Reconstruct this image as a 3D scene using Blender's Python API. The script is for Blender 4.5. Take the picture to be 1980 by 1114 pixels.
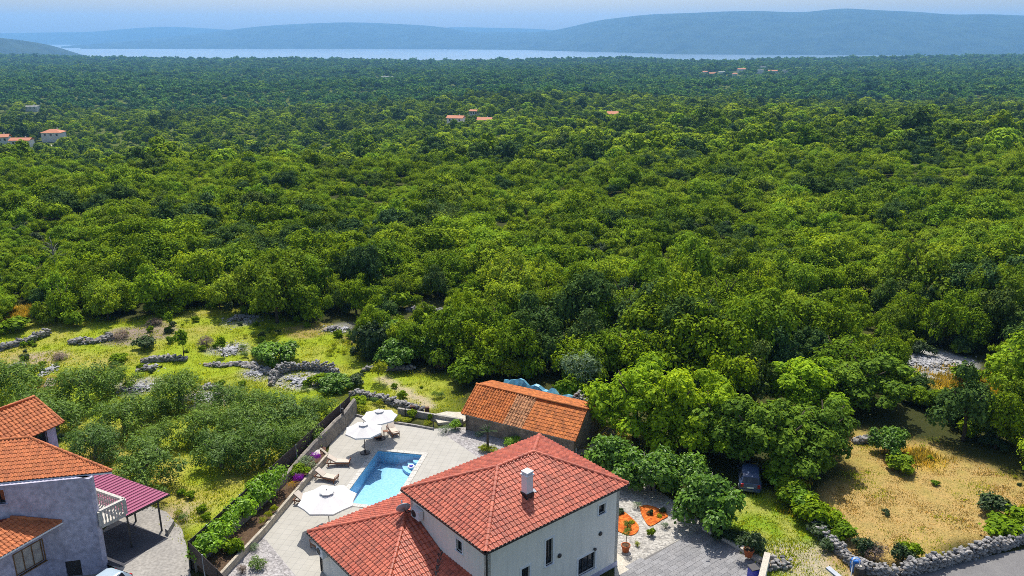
import bpy, math, random
import numpy as np
from mathutils import Vector, Matrix, Euler
random.seed(7); RNG = np.random.default_rng(7)
for o in list(bpy.data.objects): bpy.data.objects.remove(o)
sc = bpy.context.scene
COL = sc.collection
R = math.radians

# ------------------------------------------------------------------ camera, sky, sun, exposure
PITCH = math.atan((557-62)/1600.0); HC = 34.0
cd = bpy.data.cameras.new("camera"); cam = bpy.data.objects.new("camera", cd); COL.objects.link(cam)
cam.location = (0, 0, HC); cam.rotation_euler = (math.pi/2-PITCH, 0, 0)
cd.sensor_width = 36.0; cd.lens = 36.0*1600/1980; cd.clip_start = 0.5; cd.clip_end = 60000
sc.camera = cam
SUN_EL, SUN_AZ = R(61), R(-4)          # azimuth measured from +Y towards +X
w = bpy.data.worlds.new("World"); sc.world = w; w.use_nodes = True
nt = w.node_tree; nt.nodes.clear()
sky = nt.nodes.new("ShaderNodeTexSky"); sky.sky_type = 'NISHITA'; sky.sun_disc = False
sky.sun_elevation = SUN_EL; sky.sun_rotation = SUN_AZ
sky.altitude = 200; sky.air_density = 1.0; sky.dust_density = 2.8; sky.ozone_density = 2.0
bg = nt.nodes.new("ShaderNodeBackground"); bg.inputs[1].default_value = 0.135
wo = nt.nodes.new("ShaderNodeOutputWorld")
nt.links.new(sky.outputs[0], bg.inputs[0]); nt.links.new(bg.outputs[0], wo.inputs[0])
ld = bpy.data.lights.new("sun", 'SUN'); ld.energy = 4.6; ld.angle = R(0.5); ld.color = (1.0, 0.95, 0.86)
sun = bpy.data.objects.new("sun", ld); COL.objects.link(sun); sun.location = (0, 60, 120)
sv = Vector((math.sin(SUN_AZ)*math.cos(SUN_EL), math.cos(SUN_AZ)*math.cos(SUN_EL), math.sin(SUN_EL)))
sun.rotation_euler = (-sv).to_track_quat('-Z', 'Y').to_euler()
vs = sc.view_settings; vs.view_transform = 'Standard'; vs.look = 'None'; vs.exposure = 0.36; vs.gamma = 1; vs.use_curve_mapping = False
sc.render.engine = 'CYCLES'
cy = sc.cycles
cy.use_denoising = False
try: cy.denoiser = 'OPENIMAGEDENOISE'; cy.denoising_prefilter = 'ACCURATE'
except Exception: pass
cy.filter_width = 0.9
cy.max_bounces = 6; cy.diffuse_bounces = 3; cy.glossy_bounces = 2; cy.transmission_bounces = 4; cy.volume_bounces = 1; cy.transparent_max_bounces = 6
cy.caustics_reflective = False; cy.caustics_refractive = False

# ------------------------------------------------------------------ place finder: a photo pixel on the ground (or at height z)
def gp(px, py, z=0.0):
    u = (px-990)/1600.; v = (557-py)/1600.
    dy = math.cos(PITCH)+v*math.sin(PITCH); dz = -math.sin(PITCH)+v*math.cos(PITCH)
    t = (z-HC)/dz
    return Vector((u*t, dy*t, z))
def pix(x, y, z):
    z = z-HC; c, s = math.cos(PITCH), math.sin(PITCH)
    d = y*c-z*s; v = y*s+z*c
    return 990+1600*x/d, 557-1600*v/d
def ground_hit(px, py, zoff=0.0, far=6000):
    u = (px-990)/1600.; v = (557-py)/1600.
    dy = math.cos(PITCH)+v*math.sin(PITCH); dz = -math.sin(PITCH)+v*math.cos(PITCH)
    a = 30.0
    while a < far:
        if HC+dz*a <= float(terr(u*a, dy*a))+zoff: return Vector((u*a, dy*a, HC+dz*a-zoff))
        a *= 1.004
    return Vector((u*a, dy*a, float(terr(u*a, dy*a))))

# ------------------------------------------------------------------ materials
MAT = {}
def nodes_of(name):
    m = bpy.data.materials.new(name); m.use_nodes = True; n = m.node_tree; n.nodes.clear()
    out = n.nodes.new("ShaderNodeOutputMaterial"); MAT[name] = m
    return m, n, out
def noise(n, scale, detail=4, rough=.6, coord=None):
    t = n.nodes.new("ShaderNodeTexNoise"); t.inputs["Scale"].default_value = scale; t.inputs["Detail"].default_value = detail; t.inputs["Roughness"].default_value = rough
    if coord is not None: n.links.new(coord, t.inputs["Vector"])
    return t.outputs["Fac"]
def ramp(n, fac, stops):
    r = n.nodes.new("ShaderNodeValToRGB"); e = r.color_ramp.elements
    while len(e) < len(stops): e.new(0.5)
    for k, (p, c) in enumerate(stops):
        e[k].position = p; e[k].color = (*c, 1) if len(c) == 3 else c
    if fac is not None: n.links.new(fac, r.inputs[0])
    return r.outputs[0]
def mixc(n, fac, a, b, mode='MIX'):
    m = n.nodes.new("ShaderNodeMix"); m.data_type = 'RGBA'; m.blend_type = mode
    for s, v in ((m.inputs[0], fac), (m.inputs[6], a), (m.inputs[7], b)):
        if isinstance(v, (int, float)): s.default_value = v
        elif isinstance(v, tuple): s.default_value = (*v, 1)
        else: n.links.new(v, s)
    return m.outputs[2]
def mth(n, op, a, b=0.0):
    m = n.nodes.new("ShaderNodeMath"); m.operation = op
    for s, v in ((m.inputs[0], a), (m.inputs[1], b)):
        if isinstance(v, (int, float)): s.default_value = v
        else: n.links.new(v, s)
    return m.outputs[0]
def gcoord(n):
    g = n.nodes.new("ShaderNodeNewGeometry"); return g.outputs["Position"]
def principled(n, out, col, rough=.7, spec=.3, metal=0.0, bump=None, bstr=.3, bdist=.02):
    p = n.nodes.new("ShaderNodeBsdfPrincipled")
    if isinstance(col, tuple): p.inputs["Base Color"].default_value = (*col, 1)
    else: n.links.new(col, p.inputs["Base Color"])
    if isinstance(rough, (int, float)): p.inputs["Roughness"].default_value = rough
    else: n.links.new(rough, p.inputs["Roughness"])
    p.inputs["Specular IOR Level"].default_value = spec; p.inputs["Metallic"].default_value = metal
    if bump is not None:
        b = n.nodes.new("ShaderNodeBump"); b.inputs["Strength"].default_value = bstr; b.inputs["Distance"].default_value = bdist
        n.links.new(bump, b.inputs["Height"]); n.links.new(b.outputs[0], p.inputs["Normal"])
    n.links.new(p.outputs[0], out.inputs[0])
    return p
def pm(name, c1, c2=None, scale=3.0, rough=.75, spec=.25, bump=.0, fine=None, rand=0.0, metal=0.0, tint=False):
    """two-colour weathered surface; rand varies each piece by its own random number, tint by a per-piece attribute"""
    m, n, out = nodes_of(name)
    P = gcoord(n)
    c2 = c2 or tuple(x*.8 for x in c1)
    f = noise(n, scale, 5, .65, P)
    col = ramp(n, f, [(.32, c2), (.66, c1)])
    if fine:
        f2 = noise(n, fine, 2, .5, P)
        col = mixc(n, .55, col, ramp(n, f2, [(.3, (.55, .55, .55)), (.7, (1.3, 1.3, 1.3))]), 'MULTIPLY')
    if rand or tint:
        if tint:
            a = n.nodes.new("ShaderNodeAttribute"); a.attribute_name = "tint"; rv = a.outputs["Fac"]
        else:
            oi = n.nodes.new("ShaderNodeObjectInfo"); rv = oi.outputs["Random"]
        k = rand or .3
        col = mixc(n, 1.0, col, ramp(n, rv, [(0, (1-k, 1-k*.9, 1-k*.8)), (.5, (1, 1, 1)), (1, (1+k*.7, 1+k*.8, 1+k*.9))]), 'MULTIPLY')
    principled(n, out, col, rough, spec, metal, noise(n, (fine or scale*6), 3, .6, P) if bump else None, bump, .03)
    return m
def leaf_mat(name, stops, trans=.34, gloss=.012, rough=.55, gain=1.0):
    gloss = min(gloss, .05)*.3; stops = [(p, tuple(x*gain for x in c)) for p, c in stops]
    m, n, out = nodes_of(name)
    oi = n.nodes.new("ShaderNodeObjectInfo")
    base = ramp(n, oi.outputs["Random"], stops)
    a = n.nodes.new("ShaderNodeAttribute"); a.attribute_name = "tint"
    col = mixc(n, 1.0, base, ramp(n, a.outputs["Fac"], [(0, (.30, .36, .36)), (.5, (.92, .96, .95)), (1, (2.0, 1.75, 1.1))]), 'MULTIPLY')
    d = n.nodes.new("ShaderNodeBsdfDiffuse"); t = n.nodes.new("ShaderNodeBsdfTranslucent"); g = n.nodes.new("ShaderNodeBsdfGlossy")
    g.inputs["Roughness"].default_value = rough; g.inputs[0].default_value = (1, 1, 1, 1)
    n.links.new(col, d.inputs[0])
    tc = mixc(n, 1.0, col, (1.25, 1.1, .5), 'MULTIPLY'); n.links.new(tc, t.inputs[0])
    m1 = n.nodes.new("ShaderNodeMixShader"); m1.inputs[0].default_value = trans
    n.links.new(d.outputs[0], m1.inputs[1]); n.links.new(t.outputs[0], m1.inputs[2])
    m2 = n.nodes.new("ShaderNodeMixShader"); m2.inputs[0].default_value = gloss
    n.links.new(m1.outputs[0], m2.inputs[1]); n.links.new(g.outputs[0], m2.inputs[2])
    n.links.new(m2.outputs[0], out.inputs[0])
    return m
GREENS = [(0, (.140, .235, .008)), (.25, (.205, .295, .007)), (.5, (.110, .195, .010)), (.75, (.180, .270, .008)), (1, (.145, .215, .014))]
leaf_mat("oak_leaf", GREENS, .24)
leaf_mat("holm_leaf", [(0, (.030, .058, .012)), (.4, (.046, .078, .012)), (.7, (.030, .062, .020)), (1, (.055, .080, .014))], .16, gain=1.85)
leaf_mat("fresh_leaf", [(0, (.120, .190, .009)), (.4, (.155, .205, .010)), (.7, (.105, .185, .010)), (1, (.135, .180, .014))], .30, gain=1.85)
leaf_mat("far_leaf", [(0, (.030, .085, .020)), (.25, (.055, .120, .020)), (.45, (.014, .045, .024)), (.65, (.045, .110, .022)), (.82, (.090, .150, .018)), (1, (.018, .052, .028))], .22, gain=2.05)
leaf_mat("bright_leaf", [(0, (.140, .200, .008)), (1, (.115, .185, .008))], .42, gain=2.15)
leaf_mat("walnut_leaf", [(0, (.055, .100, .012)), (1, (.075, .125, .010))], .35, gain=1.95)
leaf_mat("olive_leaf", [(0, (.062, .112, .014)), (.5, (.082, .136, .012)), (1, (.052, .100, .018))], .25, .06, gain=1.75)
leaf_mat("fig_leaf", [(0, (.048, .100, .012)), (1, (.062, .122, .012))], .32, .05, .4, gain=2.0)
leaf_mat("lemon_leaf", [(0, (.120, .215, .010)), (1, (.095, .180, .010))], .4, .08, .4, gain=1.9)
leaf_mat("lime_leaf", [(0, (.300, .340, .014)), (1, (.260, .310, .012))], .4)
leaf_mat("silver_leaf", [(0, (.115, .170, .085)), (1, (.10, .155, .09))], .25, .05, gain=1.2)
leaf_mat("dark_leaf", [(0, (.022, .045, .014)), (1, (.030, .055, .012))], .25, .06, gain=1.4)
leaf_mat("purple_flower", [(0, (.300, .020, .560)), (1, (.340, .030, .600))], .4, .02)
leaf_mat("yellow_flower", [(0, (.420, .300, .015)), (1, (.460, .260, .02))], .4, .02)
leaf_mat("dry_twig", [(0, (.190, .140, .120)), (1, (.160, .120, .120))], .2, .02)
leaf_mat("grass_blade", [(0, (.290, .385, .016)), (.5, (.380, .420, .032)), (1, (.225, .335, .014))], .4, .03)
leaf_mat("straw_blade", [(0, (.430, .310, .120)), (.5, (.390, .280, .100)), (.75, (.300, .270, .050)), (1, (.470, .350, .160))], .35, .02)
leaf_mat("ochre_blade", [(0, (.430, .320, .060)), (1, (.360, .300, .050))], .35, .02)
pm("bark", (.095, .075, .055), (.050, .040, .032), 3, .9, .1, .5)
pm("pale_bark", (.30, .28, .25), (.17, .15, .13), 3, .9, .1, .5)
def streak_render(name, c1, c2):
    m, n, out = nodes_of(name); P = gcoord(n); mp = n.nodes.new("ShaderNodeMapping"); mp.inputs["Scale"].default_value = (2.2, 2.2, .16); n.links.new(P, mp.inputs[0])
    f = noise(n, 1.6, 5, .7, mp.outputs[0]); col = ramp(n, f, [(.30, c2), (.58, c1)])
    col = mixc(n, .5, col, ramp(n, noise(n, .5, 4, .6, P), [(.3, (.90, .90, .89)), (.7, (1.03, 1.03, 1.03))]), 'MULTIPLY')
    principled(n, out, col, .85, .15)
streak_render("white_render", (.90, .845, .745), (.79, .745, .665))
pm("white_trim", (.80, .80, .79), (.74, .74, .74), 2, .6, .3)
pm("dark_metal", (.045, .040, .040), (.030, .028, .028), 4, .45, .4)
pm("fence_slat", (.060, .042, .040), (.040, .030, .030), 2, .65, .25)
pm("grey_metal", (.40, .42, .45), (.33, .35, .38), 3, .45, .5)
pm("grey_render", (.52, .50, .60), (.40, .385, .475), .35, .9, .12, .2, 3)
pm("red_tile", (.460, .112, .056), (.370, .076, .040), .9, .5, .45, .12, 9, rand=.28)
pm("red_tile_course", (.460, .112, .056), (.370, .076, .040), .9, .5, .45, .12, 9, rand=.28, tint=True)
pm("red_underlay", (.20, .045, .028), (.15, .035, .02), 2, .8)
OR1, OR2 = (.520, .165, .040), (.360, .110, .035)
pm("orange_tile", OR1, OR2, 2.2, .75, .2, .2, 11, rand=.30)
pm("orange_tile_course", OR1, OR2, 2.2, .75, .2, .2, 11, rand=.30, tint=True)
pm("weathered_tile", (.50, .255, .125), (.34, .150, .070), 2.5, .85, .15, .2, 11, rand=.35)
pm("clay_tile", (.500, .160, .055), (.400, .120, .045), 1.5, .7, .25, .15, 9, rand=.22)
pm("clay_tile_course", (.500, .160, .055), (.400, .120, .045), 1.5, .7, .25, .15, 9, rand=.22, tint=True)
pm("limestone", (.37, .345, .32), (.13, .125, .12), 3.2, .92, .1, .5, 9, rand=.35)
pm("limestone_heap", (.37, .345, .32), (.13, .125, .12), 3.2, .92, .1, .5, 9, rand=.35, tint=True)
pm("pale_scree", (.46, .45, .45), (.24, .235, .235), 1.8, .92, .1, .3, 9, rand=.3, tint=True)
pm("rubble_wall", (.27, .225, .175), (.12, .105, .09), 1.6, .95, .1, .8, 5)
pm("terrace_wall", (.30, .265, .22), (.15, .14, .13), 1.3, .95, .1, .8, 4.5)
pm("planter_wall", (.46, .41, .33), (.33, .29, .23), 1.2, .9, .1, .4, 8)
pm("concrete", (.32, .30, .27), (.25, .235, .215), .5, .9, .1, .15, 5)
pm("paver", (.245, .24, .24), (.20, .195, .197), 1.5, .8, .2, .12, 12, rand=.14)
pm("paver_joint", (.16, .155, .15), (.13, .125, .12), 5, .95, .05)
pm("painted_shadow", (.085, .085, .095), (.06, .06, .07), .8, .9, .1, .1, 8)  # dark tone that deepens the carport's shadow on the yard
pm("asphalt", (.200, .195, .190), (.155, .15, .15), .4, .9, .15, .2, 20)
pm("coping", (.48, .46, .42), (.43, .41, .37), 1.4, .7, .25, .05, 10)
pm("path_slab", (.50, .46, .38), (.44, .40, .33), 1.4, .85, .15, .1, 10)
pm("canvas", (.62, .60, .585), (.57, .555, .54), 1.2, .9, .05)
pm("cushion", (.54, .47, .40), (.48, .42, .35), 3, .9, .05)
pm("teak", (.255, .110, .055), (.170, .070, .035), 5, .6, .3)
pm("grey_wood", (.27, .235, .20), (.17, .15, .13), 4, .9, .1, .3, 14)
pm("terracotta", (.42, .115, .035), (.33, .085, .03), 4, .75, .2)
pm("soil", (.115, .075, .045), (.07, .045, .03), 5, .95, .05, .4, 15)
pm("blue_plastic", (.010, .140, .500), (.010, .120, .440), 4, .4, .5)
pm("deep_blue_plastic", (.020, .035, .420), (.02, .03, .36), 4, .4, .5)
pm("white_plastic", (.75, .76, .78), (.70, .71, .73), 4, .45, .4)
pm("magenta_sheet", (.300, .058, .130), (.250, .045, .105), 1.5, .5, .4)
pm("tarp", (.080, .290, .470), (.180, .420, .430), 1.3, .5, .4, .4, 4)
pm("car_blue", (.055, .085, .160), (.05, .075, .145), 2, .3, .6)
pm("car_silver", (.34, .43, .50), (.32, .40, .47), 2, .3, .6)
pm("glass_dark", (.020, .024, .030), (.016, .019, .024), 1, .06, .7)
pm("rubber", (.02, .02, .02), (.015, .015, .015), 4, .8)
pm("lamp_red", (.35, .01, .01), (.3, .01, .01), 4, .3)
pm("brown_frame", (.22, .12, .05), (.16, .085, .035), 4, .5, .3)
pm("curtain", (.52, .48, .42), (.34, .30, .27), 2.2, .9, .05)
pm("far_wall", (.62, .60, .58), (.55, .53, .51), 1, .9)
pm("far_roof", (.50, .20, .105), (.42, .16, .085), 1, .8)
pm("hill_scrub", (.040, .060, .040), (.012, .024, .022), .006, .95, .05)
pm("fig_trunk", (.21, .20, .18), (.14, .13, .12), 3, .9, .1, .4)
pm("brown_block", (.13, .07, .05), (.08, .045, .035), 2, .9, .1, .4)

# ------------------------------------------------------------------ mesh builder
ORIG = {}
class MB:
    def __init__(s): s.v = []; s.f = []; s.t = []
    def add(s, vs_, fs_, tint=.5):
        b = len(s.v); s.v += [tuple(p) for p in vs_]; s.f += [tuple(i+b for i in f) for f in fs_]; s.t += [tint]*len(vs_)
    def box(s, c, size, rz=0.0, M=None):
        hx, hy, hz = size[0]/2, size[1]/2, size[2]/2
        q = [Vector((x, y, z)) for z in (-hz, hz) for x, y in ((-hx, -hy), (hx, -hy), (hx, hy), (-hx, hy))]
        m = M if M is not None else Matrix.Rotation(rz, 3, 'Z')
        s.add([m @ p+Vector(c) for p in q], [(3, 2, 1, 0), (4, 5, 6, 7), (0, 1, 5, 4), (1, 2, 6, 5), (2, 3, 7, 6), (3, 0, 4, 7)])
        return s
    def bar(s, a, b, wd, h, up=Vector((0, 0, 1))):
        a, b = Vector(a), Vector(b); d = b-a; L = d.length
        if L < 1e-6: return s
        d /= L
        if abs(d.dot(up)) > .98: up = Vector((0, 1, 0))
        x = d.cross(up).normalized(); z = x.cross(d)
        M = Matrix((x, d, z)).transposed()
        return s.box((a+b)/2, (wd, L, h), M=M)
    def tube(s, pts, rad, n=8, cap=True):
        pts = [Vector(p) for p in pts]; rr = rad if isinstance(rad, (list, tuple)) else [rad]*len(pts)
        ring = []
        for i, p in enumerate(pts):
            d = (pts[min(i+1, len(pts)-1)]-pts[max(i-1, 0)]).normalized()
            up = Vector((0, 0, 1)) if abs(d.z) < .9 else Vector((1, 0, 0))
            x = d.cross(up).normalized(); y = x.cross(d)
            ring.append([p+(x*math.cos(k*2*math.pi/n)+y*math.sin(k*2*math.pi/n))*rr[i] for k in range(n)])
        fs = []
        for i in range(len(pts)-1):
            for k in range(n): fs.append((i*n+k, (i+1)*n+k, (i+1)*n+(k+1) % n, i*n+(k+1) % n))
        if cap: fs += [tuple(range(n)), tuple((len(pts)-1)*n+k for k in reversed(range(n)))]
        s.add(sum(ring, []), fs); return s
    def lathe(s, prof, n=16, c=(0, 0, 0)):
        vs_ = [(c[0]+r*math.cos(k*2*math.pi/n), c[1]+r*math.sin(k*2*math.pi/n), c[2]+z) for r, z in prof for k in range(n)]
        fs = [(i*n+k, i*n+(k+1) % n, (i+1)*n+(k+1) % n, (i+1)*n+k) for i in range(len(prof)-1) for k in range(n)]
        fs += [tuple(reversed(range(n))), tuple((len(prof)-1)*n+k for k in range(n))]
        s.add(vs_, fs); return s
    def prism(s, poly, z0, z1):
        n = len(poly)
        if sum(poly[i][0]*poly[(i+1) % n][1]-poly[(i+1) % n][0]*poly[i][1] for i in range(n)) < 0: poly = poly[::-1]
        s.add([(p[0], p[1], z0) for p in poly]+[(p[0], p[1], z1) for p in poly],
              [tuple(reversed(range(n))), tuple(range(n, 2*n))]+[(i, (i+1) % n, n+(i+1) % n, n+i) for i in range(n)]); return s
    def slab(s, poly3, t):
        """a 3-D polygon given a thickness t below it"""
        n = len(poly3); P = [Vector(p) for p in poly3]
        nn = (P[1]-P[0]).cross(P[2]-P[0]).normalized()
        if nn.z < 0: P.reverse(); nn = -nn
        s.add(P+[p-nn*t for p in P], [tuple(range(n)), tuple(reversed(range(n, 2*n)))]+[(i, n+i, n+(i+1) % n, (i+1) % n) for i in range(n)]); return s
    def sheet(s, poly, z):
        n = len(poly)
        if sum(poly[i][0]*poly[(i+1) % n][1]-poly[(i+1) % n][0]*poly[i][1] for i in range(n)) < 0: poly = poly[::-1]
        s.add([(p[0], p[1], z) for p in poly], [tuple(range(n))]); return s
    def mesh(s, name, m, off=(0, 0, 0), smooth=False):
        me = bpy.data.meshes.new(name)
        V = np.array(s.v, dtype=np.float64)-np.array(off)
        me.from_pydata(V.tolist(), [], s.f)
        a = me.attributes.new("tint", 'FLOAT', 'POINT'); a.data.foreach_set("value", np.array(s.t, dtype=np.float32))
        if m: me.materials.append(MAT[m])
        if smooth: me.polygons.foreach_set("use_smooth", [True]*len(me.polygons))
        me.update(); return me
    def build(s, name, m, parent=None, smooth=False, label=None, kind=None):
        off = ORIG.get(parent.name, (0, 0, 0)) if parent is not None else (0, 0, 0)
        o = bpy.data.objects.new(name, s.mesh(name, m, off, smooth)); COL.objects.link(o)
        if parent is not None: o.parent = parent; ORIG[o.name] = off
        if label: o["label"] = label
        if kind: o["kind"] = kind
        return o
def link(name, me, parent=None, loc=(0, 0, 0), rot=None, scale=None):
    o = bpy.data.objects.new(name, me); COL.objects.link(o)
    if parent is not None:
        o.parent = parent; off = Vector(ORIG.get(parent.name, (0, 0, 0))); ORIG[o.name] = tuple(off)
        loc = Vector(loc)-off
    if rot is not None:
        o.matrix_basis = Matrix.Translation(Vector(loc)) @ rot.to_4x4()
        if scale is not None: o.scale = scale
    else:
        o.location = loc
        if scale is not None: o.scale = scale
    return o
def tag(o, label, cat, group=None, kind=None):
    o["label"] = label; o["category"] = cat
    if group: o["group"] = group
    if kind: o["kind"] = kind
    return o
def thing(name, label, cat, loc=(0, 0, 0), rz=0.0, group=None, world=True):
    """an Empty at the base; with world=True parts are given in world coordinates"""
    o = bpy.data.objects.new(name, None); COL.objects.link(o); o.location = loc; o.rotation_euler = (0, 0, rz)
    o.empty_display_size = .2
    if world: ORIG[o.name] = tuple(loc)
    return tag(o, label, cat, group)
def dup(root, loc, rz=0.0, label=None, scale=1.0):
    r = root.copy(); COL.objects.link(r); r.location = loc; r.rotation_euler = (0, 0, rz); r.scale = (scale,)*3
    if label: r["label"] = label
    for ch in list(root.children):
        c = ch.copy(); COL.objects.link(c); c.parent = r
        for g_ in list(ch.children):
            d = g_.copy(); COL.objects.link(d); d.parent = c
    return r
def inside(p, poly):
    x, y = p[0], p[1]; c = False; n = len(poly)
    for i in range(n):
        a, b = poly[i], poly[(i+1) % n]
        if (a[1] > y) != (b[1] > y) and x < (b[0]-a[0])*(y-a[1])/(b[1]-a[1])+a[0]: c = not c
    return c
def inside_np(X, Y, poly):
    c = np.zeros(X.shape, bool); n = len(poly)
    for i in range(n):
        a, b = poly[i], poly[(i+1) % n]
        if a[1] == b[1]: continue
        t = ((a[1] > Y) != (b[1] > Y)) & (X < (b[0]-a[0])*(Y-a[1])/(b[1]-a[1])+a[0]); c ^= t
    return c
def seg_dist(X, Y, poly, closed=True):
    d = np.full(X.shape, 1e9); n = len(poly)
    for i in range(n if closed else n-1):
        a, b = poly[i], poly[(i+1) % n]; dx, dy = b[0]-a[0], b[1]-a[1]; L = dx*dx+dy*dy+1e-9
        t = np.clip(((X-a[0])*dx+(Y-a[1])*dy)/L, 0, 1)
        d = np.minimum(d, np.hypot(X-a[0]-t*dx, Y-a[1]-t*dy))
    return d
def sdist(X, Y, poly):
    d = seg_dist(X, Y, poly); return np.where(inside_np(X, Y, poly), d, -d)
def G2(pts, z=0.0): return [gp(px, py, z).to_2d() for px, py in pts]
def vnoise(X, Y, s, seed=0):
    """smooth value noise for laying out ground and relief"""
    x, y = np.asarray(X, float)/s, np.asarray(Y, float)/s
    xi, yi = np.floor(x).astype(np.int64), np.floor(y).astype(np.int64); fx, fy = x-xi, y-yi
    fx = fx*fx*(3-2*fx); fy = fy*fy*(3-2*fy)
    def h(a, b):
        k = (a*374761393+b*668265263+seed*974634777) & 0x7fffffff
        k = ((k ^ (k >> 13))*1274126177) & 0x7fffffff
        return ((k ^ (k >> 16)) & 0xffff)/65535.0
    return (h(xi, yi)*(1-fx)+h(xi+1, yi)*fx)*(1-fy)+(h(xi, yi+1)*(1-fx)+h(xi+1, yi+1)*fx)*fy

# ------------------------------------------------------------------ THE LAND
def terr(x, y):
    x = np.asarray(x, float); y = np.asarray(y, float); q = np.clip((x/np.maximum(y, 40)+.35)/.6, 0, 1); q = q*q*(3-2*q)
    yl = [0, 125, 225, 330, 480, 900, 2200, 3000, 3500, 4200, 6000]; zl = [0, 0, -2.5, -16, -34, -50, -66, -73, -82, -165, -165]
    yr = [0, 125, 260, 450, 800, 1300, 2300, 3000, 3500, 4200, 6000]; zr = [0, 0, -5, -16, -36, -49, -64, -72, -82, -165, -165]
    ye = y-700*np.clip(np.abs(x/np.maximum(y, 40)-.0)-.25, 0, .4)/.4*np.clip((y-2500)/1000, 0, 1)
    z = np.interp(ye, yl, zl)*(1-q)+np.interp(ye, yr, zr)*q
    k = np.clip((y-130)/300, 0, 1)*np.clip((4000-y)/600, 0, 1)
    return z+k*((vnoise(x, y, 160, 3)-.5)*9+(vnoise(x, y, 420, 5)-.5)*14*np.clip(y/1500, 0, 1))

DECK = G2([(687, 804), (760, 816), (839, 829), (858, 839), (924, 884), (1010, 950), (1000, 1010), (760, 1114), (640, 1180), (572, 1114), (508, 1036), (570, 962), (632, 888), (640, 850)])
ROADP = G2([(1600, 1170), (1712, 1112), (1800, 1097), (1980, 1062), (2400, 985), (2700, 1300), (1500, 1300)])
YARD = G2([(262, 1122), (208, 1090), (195, 1030), (262, 968), (322, 990), (352, 1024), (362, 1060), (367, 1104), (372, 1125), (330, 1200), (285, 1180)])
COURT = [(-27.3, 47.6), (-26.95, 47.2), (-24.5, 45.7), (-22.6, 42), (-21, 36), (-48, 36), (-48, 43)]
DRIVE = G2([(1185, 1116), (1223, 1092), (1306, 1048), (1362, 1022), (1474, 1090), (1486, 1120), (1492, 1180), (1190, 1210)])
BED = G2([(1190, 940), (1235, 925), (1330, 985), (1365, 1018), (1306, 1050), (1223, 1093), (1188, 1114)])
GARDEN = G2([(839, 829), (905, 826), (1010, 860), (1110, 900), (1180, 880), (1240, 930), (1190, 950), (1040, 960), (924, 884), (858, 839)])
GRAVL = G2([(508, 1036), (572, 1114), (640, 1180), (480, 1180), (395, 1120)])
PLANT = G2([(683, 790), (636, 872), (632, 888), (570, 962), (508, 1036), (430, 1110), (400, 1140), (366, 1095), (480, 960), (600, 860)])
FIELD = G2([(1640, 838), (1720, 840), (1816, 852), (1862, 886), (1970, 918), (2090, 952), (2180, 985), (1980, 1032), (1745, 1090), (1670, 1090), (1575, 1010), (1600, 960), (1640, 920)])
LAWN = G2([(1400, 960), (1490, 950), (1560, 1020), (1640, 1114), (1590, 1180), (1500, 1130), (1470, 1070), (1420, 1020)])
MEADOW = G2([(-160, 640), (60, 600), (240, 620), (420, 590), (640, 632), (690, 640), (700, 700), (860, 735), (905, 800), (700, 800), (660, 770), (560, 760), (300, 730), (-120, 760)])
OLIVEY = G2([(-200, 700), (620, 745), (655, 790), (366, 1055), (330, 985), (200, 905), (-200, 900)])
PATHP = [gp(742, 733).to_2d(), gp(785, 757).to_2d(), gp(812, 772).to_2d(), gp(826, 785).to_2d()]

def lines(a, b, step): return list(np.arange(a, b, step))
xs = [-16000, -9000, -5000, -3000, -2000, -1400, -1000, -700, -500, -380, -300, -240, -190, -150, -120, -100, -85]+lines(-75, 75, .5)+[75, 85, 100, 120, 150, 190, 240, 300, 380, 500, 700, 1000, 1400, 2000, 3000, 5000, 9000, 16000]
ys = [-300, -120, -40, 0, 15, 26]+lines(34, 128, .5)+lines(128, 260, 4)
while ys[-1] < 4600: ys.append(ys[-1]*1.03)
ys += [5500, 8000]
X, Y = np.meshgrid(np.array(xs), np.array(ys)); Z = terr(X, Y)
near = (np.abs(X) < 75) & (Y > 33) & (Y < 128)
def blend(c, col, wgt): return c*(1-wgt[..., None])+np.array(col)*wgt[..., None]
n1, n2, n3 = vnoise(X, Y, 3.1, 1), vnoise(X, Y, 1.1, 2), vnoise(X, Y, 9, 4)
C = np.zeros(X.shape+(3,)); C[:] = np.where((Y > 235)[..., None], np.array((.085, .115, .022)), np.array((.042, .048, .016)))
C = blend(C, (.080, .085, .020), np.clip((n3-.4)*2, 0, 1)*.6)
def ss(d, wd): return np.clip(d/wd+.5, 0, 1)
mw = ss(sdist(X, Y, MEADOW)+(n1-.5)*4, 2.5)
gm = np.clip(.24+(n3-.5)*2.0+(n1-.5)*1.2, 0, 1)
C = np.where(mw[..., None] > 0, C*(1-mw[..., None])+mw[..., None]*(np.array((.250, .315, .022))*(1-gm[..., None])+np.array((.330, .290, .080))*gm[..., None]), C)
ow = ss(sdist(X, Y, OLIVEY)+(n1-.5)*3, 2.)
gm2 = np.clip(.08+(n3-.5)*1.7+(n1-.5)*1.4, 0, 1)
C = C*(1-ow[..., None])+ow[..., None]*(np.array((.250, .325, .022))*(1-gm2[..., None])+np.array((.360, .300, .075))*gm2[..., None])
lw = ss(sdist(X, Y, LAWN)+(n1-.5)*2, 1.2)
gm3 = np.clip(.2+(n2-.5)*1.6, 0, 1)
C = C*(1-lw[..., None])+lw[..., None]*(np.array((.180, .280, .020))*(1-gm3[..., None])+np.array((.330, .320, .080))*gm3[..., None])
fw = ss(sdist(X, Y, FIELD)+(n1-.5)*2, 1.5)
gm4 = np.clip((n3-.45)*1.3+(n2-.5)*1.0, 0, 1)
C = C*(1-fw[..., None])+fw[..., None]*(np.array((.400, .280, .105))*(1-gm4[..., None])+np.array((.270, .245, .045))*gm4[..., None])
C = blend(C, (.42, .345, .25), ss(.62-seg_dist(X, Y, PATHP, False)+(n2-.5)*.6, .5)*.85)
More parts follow.
